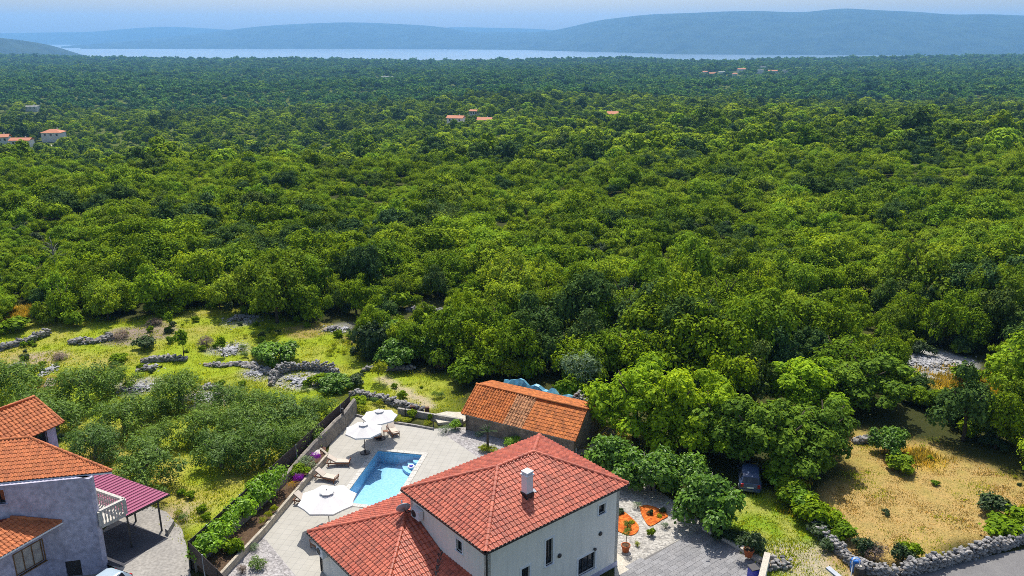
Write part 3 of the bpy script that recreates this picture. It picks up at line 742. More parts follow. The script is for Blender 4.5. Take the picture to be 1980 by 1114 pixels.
wlW = wall_panel(lb, g0, g1, 0, LZ-.05, OPW); wall_panel(lb, g3, g0, 0, LZ-.05); wall_panel(lb, g1, g2, 0, LZ-.05)
wall_panel(lb, hw(-.7, 4.0), hw(-.7, .35), 0, LZ-.05)
lb.build("lower_wall", "white_render", H); window(H, wlW, OPW[0], 1)
pb = MB()
pb.bar(hw(.3, .33, .17), hw(11.27, .33, .17), .04, .34); pb.bar(hw(11.27, .33, .17), hw(11.27, 8.3, .17), .04, .34)
pb.build("plinth", "grey_render", H)
F_, R_, B_, L_ = hw(0, 0, EZ), hw(11.6, 0, EZ), hw(11.6, 8.65, EZ), hw(0, 8.65, EZ); P1, P2 = hw(4.32, 4.32, RZ), hw(7.28, 4.32, RZ)
LL, LA, LQ = hw(-4.7, 12.85, LZ), hw(-.05, 8.2, AZ_), hw(-4.7, 3.55, LZ)
LE1, LE2 = hw(3.5, 12.85, LZ), hw(3.5, 8.2, AZ_); V0, V1 = hw(-1.05, 3.55, LZ), hw(.36, 4.96, 3.47); LT = hw(.36, 8.2, AZ_)
K0, K1 = hw(-1.05, -.5, LZ), hw(.36, -.5, 3.47)
rb = MB()
up_faces = [[F_, R_, P2, P1], [L_, F_, P1], [B_, L_, P1, P2], [R_, B_, P2]]
lo_faces = [[LE1, LL, LA, LE2], [LL, LQ, LA], [LQ, V0, V1, LT, LA], [V0, K0, K1, V1]]
for f in up_faces+lo_faces: rb.slab(f, .10)
roof = rb.build("roof", "red_underlay", H)
BT = barrel_tile(.30, .355, .062)
lay(roof, [roof_face(f, BT, .30, .355, i) for i, f in enumerate(up_faces+lo_faces)], BT, "red_tile", "red_tile_course")
for a, b in ((F_, P1), (R_, P2), (B_, P2), (L_, P1), (P1, P2), (LL, LA), (LQ, LA)): caps(roof, a, b, "red_tile")
MB().bar(V1+Vector((0, 0, .07)), V0+Vector((0, 0, .07)), .26, .05).build("valley_gutter", "dark_metal", roof)
gb = MB()
for a, b in ((F_, R_), (R_, B_), (B_, L_), (L_, F_), (LE1, LL), (LL, LQ)):
    d = (b-a).normalized(); o_ = Vector((d.y, -d.x, 0))*.06
    gb.bar(a+o_-d*.06-Vector((0, 0, .05)), b+o_+d*.06-Vector((0, 0, .05)), .13, .13)
gb.build("gutter", "dark_metal", H)
sb = MB()
for a, b in ((F_, R_), (L_, F_), (R_, B_)):
    d = (b-a).normalized(); i_ = Vector((-d.y, d.x, 0)); sb.bar(a+i_*.17-Vector((0, 0, .14)), b+i_*.17-Vector((0, 0, .14)), .33, .03)
for a, b in ((LL, LQ), (LE1, LL)):
    d = (b-a).normalized(); i_ = Vector((-d.y, d.x, 0)); sb.bar(a+i_*.25-Vector((0, 0, .14)), b+i_*.25-Vector((0, 0, .14)), .5, .03)
sb.build("soffit", "white_trim", H)
for u_, v_, zt in ((.26, .24, EZ-.1), (-4.28, 12.2, LZ-.1)):
    MB().tube([hw(u_-.2, v_-.15, zt), hw(u_, v_, zt-.35), hw(u_, v_, .1)], .055, 8).build("downpipe", "dark_metal", H)
# chimney
cx_ = hw(4.72, 1.95); zc = EZ+1.95*(RZ-EZ)/4.32
cb = MB(); cb.box((cx_.x, cx_.y, zc+.75), (.50, .50, 1.25), HA); cb.box((cx_.x, cx_.y, zc+1.45), (.62, .62, .07), HA)
ch = cb.build("chimney", "white_trim", roof)
q = MB()
for dx in (-.2, .2):
    for dy in (-.2, .2): p = cx_+Vector((HU.x*dx+HV.x*dy, HU.y*dx+HV.y*dy, 0)); q.box((p.x, p.y, zc+1.55), (.09, .09, .16), HA)
q.lathe([(.40, 0), (.38, .06), (.1, .16)], 4, (cx_.x, cx_.y, zc+1.62)); q.build("chimney_cap", "white_trim", roof)
MB().box((cx_.x, cx_.y, zc+.06), (.60, .60, .42), HA).build("chimney_flashing", "dark_metal", roof)
p = hw(5.22, 1.95, EZ+1.95*.4514+.10); MB().box(p, (.32, .26, .06), M=Matrix.Rotation(HA, 3, 'Z') @ Matrix.Rotation(R(24), 3, 'X')).build("roof_vent", "grey_metal", roof)
for u_, z_ in ((5.98, 3.13), (9.55, 3.18)):  # two round vents on the front wall
    p = hw(u_, .33, z_); M = Matrix.Rotation(HA, 3, 'Z') @ Matrix.Rotation(R(90), 3, 'X')
    b = MB(); b.lathe([(.15, 0), (.15, .05), (.11, .09), (.02, .09)], 16); b.v = [tuple(M @ Vector(v)+p) for v in b.v]; b.build("wall_vent", "dark_metal", H)
p = hw(9.05, .27, 2.26); MB().box(p, (.16, .16, .12), HA).build("motion_sensor", "dark_metal", H)
# air conditioner and satellite dish on the gable side
ac = thing("air_conditioner", "white air conditioning unit high on the house wall under the upper eave", "air conditioner", hw(.1, 7.2, 4.75))
def ac_unit(t, c, rz):
    b = MB(); b.box(c, (.34, .86, .62), rz); b.build("casing", "white_plastic", t)
    M = Matrix.Rotation(rz, 3, 'Z') @ Matrix.Rotation(R(-90), 3, 'Y')
    b = MB(); b.lathe([(.24, 0), (.24, .03), (.20, .03), (.19, .012), (.03, .012)], 18); b.v = [tuple(M @ Vector(v)+Vector(c)+Matrix.Rotation(rz, 3, 'Z') @ Vector((-.17, .12, 0))) for v in b.v]; b.build("fan_grille", "dark_metal", t)
    b = MB()
    for y_ in (-.3, .3): b.box(Vector(c)+Matrix.Rotation(rz, 3, 'Z') @ Vector((.1, y_, -.34)), (.5, .04, .05), rz)
    b.build("bracket", "grey_metal", t)
ac_unit(ac, hw(.12, 7.2, 5.1), HA)
ac2 = thing("air_conditioner", "white air conditioning unit below the low roof corner beside the terrace", "air conditioner", hw(-4.4, 11.4, 1.6))
ac_unit(ac2, hw(-4.42, 11.6, 2.0), HA)
ds = thing("satellite_dish", "grey satellite dish on an arm above the low roof valley", "satellite dish", hw(.2, 8.0, 4.6))
b = MB(); b.lathe([(.46, .12), (.40, .07), (.25, .02), (.02, 0), (.02, -.02), (.25, 0), (.42, .06), (.47, .11)], 24)
M = Euler((R(62), 0, R(-160))).to_matrix(); dc = hw(-.42, 7.9, 5.3)
b.v = [tuple(M @ Vector((v[0], v[1]*1.08, v[2]))+dc) for v in b.v]; b.build("reflector", "grey_metal", ds, smooth=True)
MB().tube([hw(.32, 7.9, 4.95), hw(-.2, 7.9, 4.95), dc], .03, 6).build("mount_arm", "dark_metal", ds)
fz = M @ Vector((0, 0, .55))+dc
MB().tube([dc+M @ Vector((0, .42, .1)), fz], .015, 5).build("feed_arm", "dark_metal", ds); MB().box(fz, (.09, .09, .16)).build("receiver", "white_plastic", ds)

# ------------------------------------------------------------------ THE OLD STONE OUTBUILDING
SA, SB = Vector((.883, -.469)), Vector((.469, .883))
def sw(a, b, z): p = SA*a+SB*b; return Vector((p.x, p.y, z))
S = thing("outbuilding", "old low stone outbuilding with a patched orange tiled roof behind the house", "outbuilding", sw(-29.7, 59.6, 0))
e0, e1, r0, r1, k0, k1 = sw(-35.35, 56.95, 1.68), sw(-24.25, 56.9, 1.68), sw(-35.45, 59.85, 3.32), sw(-24.45, 59.75, 3.32), sw(-35.4, 62.5, 2.66), sw(-24.15, 62.4, 2.62)
b = MB(); fw0, fw1, bw1, bw0 = sw(-35.1, 57.25, 0), sw(-24.55, 57.25, 0), sw(-24.3, 62.0, 0), sw(-35.1, 62.0, 0)
wall_panel(b, fw0, fw1, 0, 1.72, th=.4); wall_panel(b, bw1, bw0, 0, 2.55, th=.4); wall_panel(b, bw0, fw0, 0, 1.72, th=.4)
wlG = wall_panel(b, fw1, bw1, 0, 1.72, [(2.7, 3.75, 0, 1.71)], th=.4)
gr = sw(-24.4, 59.75, 3.2)
for t in (0, .4):
    o_ = -SA.to_3d()*t; b.add([sw(-24.55, 57.25, 1.72)+o_, sw(-24.3, 62.0, 1.72)+o_, sw(-24.3, 62.0, 2.56)+o_, gr+o_], [(0, 1, 2, 3)])
o_ = SA.to_3d()*.4; b.add([sw(-35.1, 57.25, 1.72), sw(-35.1, 62, 1.72), sw(-35.1, 62, 2.56), sw(-35.1, 59.8, 3.2)], [(3, 2, 1, 0)])
b.build("wall", "rubble_wall", S)
dp_ = wlG[2]+wlG[0]*3.2-wlG[1]*.2; MB().box((dp_.x, dp_.y, .86), (.12, 1.04, 1.7), math.atan2(SA.y, SA.x)).build("door", "grey_wood", S)
b = MB(); b.slab([e0, e1, r1, r0], .12); b.slab([k1, k0, r0, r1], .12); sroof = b.build("roof", "orange_tile_course", S)
MB().bar(sw(-35.3, 57.08, 1.60), sw(-24.4, 57.06, 1.60), .26, .12).build("cornice", "limestone", S)
ST, SF = barrel_tile(.27, .33, .085), flat_tile(.26, .34)
lay(sroof, [roof_face([e0, e1, r1, r0], ST, .27, .33, 0, 0, 4.2, .02)], ST, "orange_tile", "orange_tile_course", "barrel_tile", 200)
lay(sroof, [roof_face([e0, e1, r1, r0], ST, .27, .33, 0, 4.2, 6.2, .035)], ST, "weathered_tile", "weathered_tile", "weathered_tile", 100)
lay(sroof, [roof_face([e0, e1, r1, r0], SF, .26, .34, 0, 6.2, 20, .008), roof_face([k1, k0, r0, r1], SF, .26, .34, 0, None, None, .03)], SF, "orange_tile", "orange_tile_course", "flat_tile", 200)
caps(sroof, r0, r1, "orange_tile", .12, .38)

# ------------------------------------------------------------------ THE GREY HOUSE AT THE LEFT
Gh = thing("grey_house", "grey rendered house with orange tiled roofs at the left edge", "house", (-33, 47, 0))
c0 = Vector((-27.06, 47.35)); cl = c0+Vector((-.979, -.204))*15
def on_wall(px, py, p0, d):
    u = (px-990)/1600.; v = (557-py)/1600.; dy = math.cos(PITCH)+v*math.sin(PITCH); dz = -math.sin(PITCH)+v*math.cos(PITCH)
    nn = Vector((d[1], -d[0])); t = Vector(p0).dot(nn)/Vector((u, dy)).dot(nn); p = Vector((u*t, dy*t)); return (p-Vector(p0)).dot(Vector(d)), HC+dz*t
dd = (c0-cl).normalized()
b = MB()
s1, z1 = on_wall(126, 1092, cl, dd); s2, z2 = on_wall(154, 1077, cl, dd); s3, z3 = on_wall(-6, 948, cl, dd); s4, z4 = on_wall(12, 973, cl, dd)
OPG = [(s1, s2, -.62, (z1+z2)/2), (s3, s4, z4, z3)]
wlg = wall_panel(b, cl, c0, -.75, 6.6, OPG)
ce = c0+Vector((-.95, .32))*14
wall_panel(b, c0, ce, 0, 6.6)
b.build("wall", "grey_render", Gh)
window(Gh, wlg, OPG[1], 0, "grey_render", "dark_metal", band=.04)
p = wlg[2]+wlg[0]*((s1+s2)/2)-wlg[1]*.14; MB().box((p.x, p.y, (OPG[0][3]-.62)/2), (s2-s1, .06, OPG[0][3]+.62), math.atan2(dd.y, dd.x)).build("door", "dark_metal", Gh)
ge0, ge1, gr1, gr0 = Vector((-40.3, 44.95, 6.7)), Vector((-26.03, 47.93, 6.7)), Vector((-32.35, 50.02, 8.02)), Vector((-41, 48.2, 8.02))
gk = Vector((-38.67, 52.1, 6.7)); gk2 = Vector((-42, 51.6, 6.7))
b = MB(); b.slab([ge0, ge1, gr1, gr0], .14); b.slab([gk, gk2, gr0, gr1], .14)
qb0, qb1, qr1, qr0 = Vector((-33.95, 49.4, 7.45)), Vector((-31.95, 53.5, 7.45)), Vector((-34.24, 54.35, 9.0)), Vector((-36.5, 50.6, 9.0))
qk1, qk0 = qr1+(qr1-qb1)*Vector((1, 1, -1)), qr0+(qr0-qb0)*Vector((1, 1, -1))
b.slab([qb0, qb1, qr1, qr0], .14); b.slab([qk1, qk0, qr0, qr1], .14)
pe0, pe1 = Vector((-31.9, 41.3, 3.6)), Vector((-29.25, 46.85, 3.6)); pr1, pr0 = Vector((-32.0, 46.1, 4.4)), Vector((-34.55, 40.75, 4.4)); pk = Vector((-33.4, 45.98, 4.15))
b.slab([pe0, pe1, pr1, pr0], .1); b.slab([pe1, pk, pr1], .1)
groof = b.build("roof", "red_underlay", Gh)
GT = barrel_tile(.27, .36, .06)
faces_ = [roof_face([ge0, ge1, gr1, gr0], GT, .24, .33, 0), roof_face([qb0, qb1, qr1, qr0], GT, .27, .36, 0), roof_face([pe0, pe1, pr1, pr0], GT, .27, .36, 0)]
lay(groof, faces_, GT, "clay_tile", "clay_tile_course")
caps(groof, pe1, pr1, "clay_tile"); caps(groof, gr1, gr0, "clay_tile"); caps(groof, qr1, qr0, "clay_tile"); caps(groof, ge1, gr1, "clay_tile", .11); caps(groof, qb1, qr1, "clay_tile", .1)
gb = MB(); gb.bar(pe0+Vector((.05, -.02, -.05)), pe1+Vector((.05, -.02, -.05)), .1, .1); gb.bar(ge0+Vector((0, -.05, -.1)), ge1+Vector((0, -.05, -.1)), .06, .1)
gb.build("gutter", "white_trim", Gh)
# rear block walls
b = MB(); ra, rbk = Vector((-33.55, 50.9)), Vector((-32.45, 53.25)); rd = (rbk-ra).normalized()
wlr = wall_panel(b, ra, rbk, 3, 7.35, [(.75, 1.85, 6.05, 7.2)]); wall_panel(b, rbk, rbk+Vector((-.91, .41))*4.2, 3, 7.35)
b.build("rear_wall", "grey_render", Gh); window(Gh, wlr, (.75, 1.85, 6.05, 7.2), 1, "dark_metal", "dark_metal", band=.04)
# window bay with the brown window
b = MB(); w0, w1 = Vector((-33.0, 41.3)), Vector((-30.35, 46.75)); wd_ = (w1-w0).normalized()
def bay(px, py): return on_wall(px, py, w0, wd_)
sA, zA = bay(25, 1070); sB, zB = bay(80, 1043); sC, zC = bay(84, 1086)
OPB = [(sA, sB, zC, zB)]
wlb = wall_panel(b, w0, w1, -.75, 3.5, OPB); b.build("bay_wall", "grey_render", Gh)
wn = window(Gh, wlb, OPB[0], 2, "brown_frame", "brown_frame", "curtain", band=.07); wn["label"] = "brown framed window with pale curtains"
# balcony
A_, B2, C2 = Vector((-26.95, 47.30)), Vector((-26.0, 48.75)), Vector((-28.9, 50.2)); D_ = Vector((-29.3, 48.15))
b = MB(); b.prism([A_, B2, C2, D_], 2.82, 3.05); bal = b.build("balcony", "coping", Gh)
b = MB()
for a, c in ((A_, B2), (B2, C2)): b.bar(a.to_3d()+Vector((0, 0, 4.1)), c.to_3d()+Vector((0, 0, 4.1)), .22, .12)
b.build("handrail", "coping", bal)
prof = [(.06, 0), (.06, .06), (.035, .12), (.07, .34), (.065, .42), (.03, .66), (.06, .80), (.06, .92)]
bme = MB().lathe(prof, 8).mesh("baluster", "coping")
for a, c, k in ((A_, B2, 8), (B2, C2, 14)):
    for i in range(k): q = a.lerp(c, (i+.6)/k); link("baluster", bme, bal, (q.x, q.y, 3.08))
for q in (A_, B2, C2): MB().box((q.x, q.y, 3.56), (.24, .24, 1.02), .5).build("balcony_post", "coping", bal)
# canopy roof of ribbed sheets on posts
fl_ = holed_sheet(G2([(200, 1030), (245, 1008), (321, 1040), (236, 1097), (206, 1093)]), None, .014, "carport_shadow_sheet", "painted_shadow")  # dark sheet painted in the outline of the carport's cast shadow
Pg = thing("carport", "carport with a magenta ribbed sheet roof beside the grey house", "carport", (-25.5, 50.8, 0))
D1, D2 = Vector((-24.3, 51.75, 2.68)), Vector((-26.1, 49.0, 2.68)); al = Vector((-.893, .45, .012)); rl = 11.0
sw_ = (D2-D1).length; wdir = (D1-D2).normalized()
b0 = MB(); nsh = int(rl/.36)
v = [(0, 0, .04), (.03, 0, 0), (.15, 0, .004), (.27, 0, 0), (.305, 0, .04)]
for i in range(nsh):
    b = MB(); o0 = D2+al*(i*.36)
    for i2 in range(4):
        a, c = v[i2], v[i2+1]
        q = [o0+al*a[0]+Vector((0, 0, a[2])), o0+al*c[0]+Vector((0, 0, c[2])), o0+al*c[0]+Vector((0, 0, c[2]))+wdir*sw_, o0+al*a[0]+Vector((0, 0, a[2]))+wdir*sw_]
        b.add(q, [(3, 2, 1, 0)]); b.add([p_-Vector((0, 0, .008)) for p_ in q], [(0, 1, 2, 3)])
    b.build("roof_sheet", "magenta_sheet", Pg)
b = MB(); b.slab([D2+Vector((0, 0, -.012)), D1+Vector((0, 0, -.012)), D1+al*rl+Vector((0, 0, -.012)), D2+al*rl+Vector((0, 0, -.012))], .012); b.build("sun_stop_backing", "dark_metal", Pg)  # added backing under the sheet gaps, keeps sun stripes out of the shadow
b = MB(); b.bar(D1+Vector((0, 0, -.07)), D2+Vector((0, 0, -.07)), .07, .12); b.bar(D1+Vector((0, 0, -.07)), D1+al*rl+Vector((0, 0, -.07)), .07, .12); b.bar(D2+Vector((0, 0, -.07)), D2+al*rl+Vector((0, 0, -.07)), .07, .12)
b.build("beam", "dark_metal", Pg)
for q in (gp(313, 1026), gp(263, 1008), D1+al*6, D2+al*.3+wdir*.2, D1+al*10.7, D2+al*10.7):
    MB().box((q.x, q.y, 1.31), (.12, .12, 2.62), .5).build("post", "dark_metal", Pg)
tag(MB().prism(G2([(331, 1012), (338, 1016), (326, 1036), (320, 1032)]), 0, .42).build("kerb_stone", "concrete"), "short grey concrete kerb wall at the corner of the carport yard", "kerb")

# ------------------------------------------------------------------ POOL
m, n, out = nodes_of("pool_mosaic")
Pn = gcoord(n); v = n.nodes.new("ShaderNodeTexVoronoi"); v.inputs["Scale"].default_value = 3.2; v.feature = 'SMOOTH_F1'; n.links.new(Pn, v.inputs[0])
v2 = n.nodes.new("ShaderNodeTexVoronoi"); v2.inputs["Scale"].default_value = 9; n.links.new(Pn, v2.inputs[0]); s3 = n.nodes.new("ShaderNodeSeparateColor"); n.links.new(v2.outputs["Color"], s3.inputs[0])
c_ = ramp(n, s3.outputs[0], [(0, (.24, .50, .73)), (.5, (.28, .54, .75)), (1, (.35, .60, .78))])
principled(n, out, c_, .4, .4)
m, n, out = nodes_of("pool_water")
tr = n.nodes.new("ShaderNodeBsdfTransparent"); tr.inputs[0].default_value = (.86, .95, 1.0, 1); gl = n.nodes.new("ShaderNodeBsdfGlossy"); gl.inputs["Roughness"].default_value = .03
fr = n.nodes.new("ShaderNodeFresnel"); fr.inputs[0].default_value = 1.33
bp = n.nodes.new("ShaderNodeBump"); bp.inputs["Strength"].default_value = .12; bp.inputs["Distance"].default_value = .05; n.links.new(noise(n, 2.2, 3, .6, gcoord(n)), bp.inputs["Height"])
n.links.new(bp.outputs[0], gl.inputs["Normal"]); n.links.new(bp.outputs[0], fr.inputs["Normal"])
mx = n.nodes.new("ShaderNodeMixShader"); n.links.new(fr.outputs[0], mx.inputs[0]); n.links.new(tr.outputs[0], mx.inputs[1]); n.links.new(gl.outputs[0], mx.inputs[2]); n.links.new(mx.outputs[0], out.inputs[0])
pc = (POOL[0]+POOL[2])/2
SP = thing("swimming_pool", "rectangular blue mosaic swimming pool with a cream coping in the terrace", "swimming pool", (pc.x, pc.y, 0))
b = MB(); D_ = 1.15
for i in range(4):
    a, c = POOL[i], POOL[(i+1) % 4]; b.add([(a.x, a.y, -D_), (c.x, c.y, -D_), (c.x, c.y, .0), (a.x, a.y, .0)], [(0, 1, 2, 3)])
b.add([(p.x, p.y, -D_) for p in POOL], [(3, 2, 1, 0)]); b.build("basin", "pool_mosaic", SP)
b = MB(); b.sheet([(p.x, p.y) for p in POOL], -.10); b.build("water", "pool_water", SP)
CO = .42
cor = [POOL[0]-PU*CO+PV*CO, POOL[1]+PU*CO+PV*CO, POOL[2]+PU*CO-PV*CO, POOL[3]-PU*CO-PV*CO]
for i in range(4):
    a, c, d, e = cor[i], cor[(i+1) % 4], POOL[(i+1) % 4], POOL[i]
    L = (c-a).length; k = int(L/.6)
    for j in range(k):
        q = [a.lerp(c, j/k+.0015), a.lerp(c, (j+1)/k-.0015), e.lerp(d, (j+1)/k-.0015), e.lerp(d, j/k+.0015)]
        MB().prism([(p.x, p.y) for p in q], -.05, .045).build("coping_stone", "coping", SP)
crn = POOL[1]
for k, (r_, z_) in enumerate(((1.7, -.9), (1.25, -.65), (.8, -.4))):
    pts = [(crn.x, crn.y)]+[tuple(crn-PU*r_*math.cos(a)-PV*r_*math.sin(a)) for a in np.linspace(0, math.pi/2, 8)]
    MB().prism(pts, -D_+.002, z_).build("step", "pool_mosaic", SP)
q = gp(795, 903, -.08); fl = thing("chlorine_float", "small dark blue and white ring float drifting by the pool steps", "pool float", q)
t = [(q.x+.24*math.cos(a), q.y+.24*math.sin(a), q.z+.04) for a in np.linspace(0, 6.283, 17)]
MB().tube(t, .075, 6, False).build("ring", "white_plastic", fl); MB().lathe([(.15, 0), (.15, .10), (.10, .16)], 12, (q.x, q.y, q.z)).build("cap", "deep_blue_plastic", fl)

# ------------------------------------------------------------------ PARASOLS AND LOUNGERS
def parasol(name, label, loc, r, zr, za, rz, base_r=.42):
    t = thing(name, label, "parasol", loc, rz, "cream parasols on the pool terrace", world=False)
    b = MB(); N_ = 8
    ring = [(r*math.cos(i*2*math.pi/N_), r*math.sin(i*2*math.pi/N_)) for i in range(N_)]
    for i in range(N_):
        p, q = Vector(ring[i]), Vector(ring[(i+1) % N_]); md = (p+q)/2
        for k in range(5):
            s0, s1 = .16+.84*k/5, .16+.84*(k+1)/5
            def pt(s_, t_, sag): 
                e = p.lerp(q, t_)*s_; return (e.x*(1-sag*.04), e.y*(1-sag*.04), zr+(za-zr)*(1-s_)**1.05-.035*sag*s_)
            v = [pt(s0, 0, 0), pt(s0, .5, 1), pt(s0, 1, 0), pt(s1, 0, 0), pt(s1, .5, 1), pt(s1, 1, 0)]
            b.add(v, [(0, 3, 4, 1), (1, 4, 5, 2)])
        v = [(p.x, p.y, zr), (md.x*.96, md.y*.96, zr-.035), (q.x, q.y, zr), (p.x, p.y, zr-.13), (md.x*.96, md.y*.96, zr-.15), (q.x, q.y, zr-.13)]
        b.add(v, [(0, 3, 4, 1), (1, 4, 5, 2)])
    cn = b.build("canopy", "canvas", t)
    b = MB(); v = [(r*.24*math.cos(i*2*math.pi/N_), r*.24*math.sin(i*2*math.pi/N_), za-.06) for i in range(N_)]
    b.add(v+[(0, 0, za+.10)], [(i, (i+1) % N_, N_) for i in range(N_)]); b.build("vent_flap", "canvas", cn)
    b = MB(); rr = r*.245
    b.tube([(rr*math.cos(a), rr*math.sin(a), za-.075) for a in np.linspace(0, 6.283, 17)], .014, 5, False); b.build("vent_trim", "grey_metal", cn)
    MB().lathe([(.03, 0), (.035, .04), (.012, .10)], 8, (0, 0, za+.08)).build("finial", "dark_metal", t)
    MB().tube([(0, 0, .05), (0, 0, za+.08)], .032, 8).build("pole", "dark_metal", t)
    for i in range(N_): MB().bar((0, 0, za-.10), (ring[i][0]*.985, ring[i][1]*.985, zr-.02), .022, .028).build("rib", "grey_metal", t)
    MB().lathe([(base_r, 0), (base_r, .05), (base_r*.9, .085), (.08, .10), (.07, .3), (.045, .32)], 20).build("base", "dark_metal", t)
    return t
q1 = gp(733.7, 802, 2.3); parasol("parasol", "cream parasol at the far end beside the flower border", (q1.x, q1.y, .004), 1.55, 2.15, 2.72, .2)
q2 = gp(706, 876); parasol("parasol", "cream parasol on a bare pole and round base at the pool corner", (q2.x, q2.y, .004), 1.6, 2.15, 2.75, .5)
q3 = gp(633, 964, 2.45); parasol("parasol", "largest cream parasol with a wide ring vent nearest the red roof", (q3.x, q3.y, .004), 2.08, 2.38, 3.05, .39, .5)

def lounger_proto(loc, rz, label):
    t = thing("sun_lounger", label, "sun lounger", loc, rz, "wooden sun loungers on the pool terrace", world=False)
    b = MB()
    for s_ in (-1, 1): b.box((0.05, s_*.31, .30), (1.86, .045, .09))
    for x_ in (-.86, .96): b.box((x_, 0, .30), (.045, .60, .09))
    b.build("frame", "teak", t)
    for x_ in (-.72, .90):
        for s_ in (-1, 1): MB().box((x_, s_*.315, .135), (.06, .05, .27)).build("leg", "teak", t)
    for x_ in np.arange(-.12, .95, .115): MB().box((x_, 0, .335), (.085, .59, .02)).build("slat", "teak", t)
    b = MB(); M = Matrix.Rotation(R(33), 3, 'Y'); 
    b.box(Vector((-.16, 0, .36))+M @ Vector((-.38, 0, 0)), (.78, .60, .035), M=M); b.build("backrest", "teak", t)
    MB().bar((-.62, 0, .30), (-.60, 0, .62), .03, .03).build("backrest_prop", "teak", t)
    b = MB(); b.box((.40, 0, .385), (1.12, .58, .075)); b.box(Vector((-.16, 0, .42))+M @ Vector((-.37, 0, .0)), (.78, .58, .075), M=M); b.build("cushion", "cushion", t)
    b = MB(); 
    for s_ in (-1, 1): b.bar((.97, s_*.30, .3), (1.02, s_*.30, .55), .05, .04)
    b.bar((1.02, -.31, .56), (1.02, .31, .56), .05, .04); b.build("foot_rail", "teak", t)
    return t
def lg(hd, ft): c = (hd+ft)/2; d = ft-hd; return (c.x, c.y, .004), math.atan2(d.y, d.x)
LG = [(gp(630, 884, .7), gp(676, 892, .35), "wooden lounger with a cream cushion between planter and pole parasol"),
      (gp(606.5, 908, .7), gp(653, 925, .35), "wooden lounger beside the pool edge just behind the largest parasol"),
      (gp(567, 953, .7), gp(612, 972, .35), "wooden lounger half hidden under the largest parasol at the planter wall"),
      (gp(749, 810, .7), gp(769, 843, .35), "wooden lounger in full sun beyond the two far parasols"),
      (gp(716, 816, .7), gp(735, 848, .35), "wooden lounger in the shade between the two far parasols"),
      (gp(648, 1062, .7), gp(600, 1042, .35), "wooden lounger poking out under the low roof corner in parasol shade")]
l0, z0_ = lg(*LG[0][:2]); lp = lounger_proto(l0, z0_, LG[0][2])
for hd, ft, lb_ in LG[1:]: l_, z_ = lg(hd, ft); dup(lp, l_, z_, lb_)
tq = gp(746, 842); tb = thing("side_table", "small wooden side table between the two far loungers", "side table", (tq.x, tq.y, .004), .4, world=False)
for i in range(5): MB().box((-.18+.09*i, 0, .42), (.08, .42, .02)).build("slat", "teak", tb)
for sx in (-1, 1):
    for sy in (-1, 1): MB().box((sx*.18, sy*.18, .205), (.04, .04, .41)).build("leg", "teak", tb)

# ------------------------------------------------------------------ DRY STONE WALLS
def stone_mesh(seed, sub=1, m="limestone"):
    bm = bmesh.new(); bmesh.ops.create_icosphere(bm, subdivisions=sub, radius=.5); r_ = random.Random(seed)
    ax = [Vector((r_.gauss(0, 1), r_.gauss(0, 1), r_.gauss(0, 1))).normalized() for _ in range(6)]
    for v in bm.verts:
        for a in ax:
            d = v.co.dot(a)
            if d > .33: v.co -= a*(d-.33)*.85
        v.co *= 1+r_.uniform(-.06, .06)
    me = bpy.data.meshes.new("stone"); bm.to_mesh(me); bm.free(); me.materials.append(MAT[m]); return me
STONES = [stone_mesh(i, 2) for i in range(7)]
SPEB = []
for i in range(5):
    me_ = stone_mesh(40+i, 1); bm_ = bmesh.new(); bmesh.ops.create_icosphere(bm_, subdivisions=1, radius=.5); r_ = random.Random(i)
    SPEB.append(([v.co*r_.uniform(.75, 1.15) for v in bm_.verts], [tuple(x.index for x in f.verts) for f in bm_.faces])); bm_.free()
SC = [(446, 678, 1.9, 2.8), (470, 618, 3.0, 2.6), (655, 637, 2.6, 1.6), (267, 750, 2.5, 2.2), (402, 771, 2.6, 1.8), (90, 718, 1.6, 2.2), (1800, 703, 5.4, 3.4), (578, 738, 3.0, 2.0), (500, 722, 2.2, 1.5), (470, 704, 3.0, .8), (290, 712, 1.4, 1.4)]
for px, py, rx, ry in SC:
    q = gp(px, py); b = MB()
    for _ in range(int(rx*ry*46)):
        a_, r_ = random.uniform(0, 6.283), abs(random.gauss(0, .52)); x_, y_ = q.x+rx*r_*math.cos(a_), q.y+ry*r_*math.sin(a_)
        if float(vnoise(x_, y_, .9, 51)) < .30: continue
        v, f = random.choice(SPEB); M = Euler((random.uniform(-.4, .4), random.uniform(-.4, .4), random.uniform(0, 6))).to_matrix(); k = random.uniform(.10, .34)*(1.2-min(r_, 1)*.5)
        z_ = float(terr(x_, y_))+.25*max(0, 1-r_)*float(vnoise(x_, y_, 1.3, 52)); b.add([M @ Vector((p_.x*k*1.3, p_.y*k, p_.z*k*.7))+Vector((x_, y_, z_+k*.1)) for p_ in v], f, random.random())
    b.build("scree", "pale_scree", kind="stuff")
SLOW = []
for i in range(5):
    me_ = stone_mesh(20+i, 1); SLOW.append(([v.co.copy() for v in me_.vertices], [tuple(p.vertices) for p in me_.polygons]))
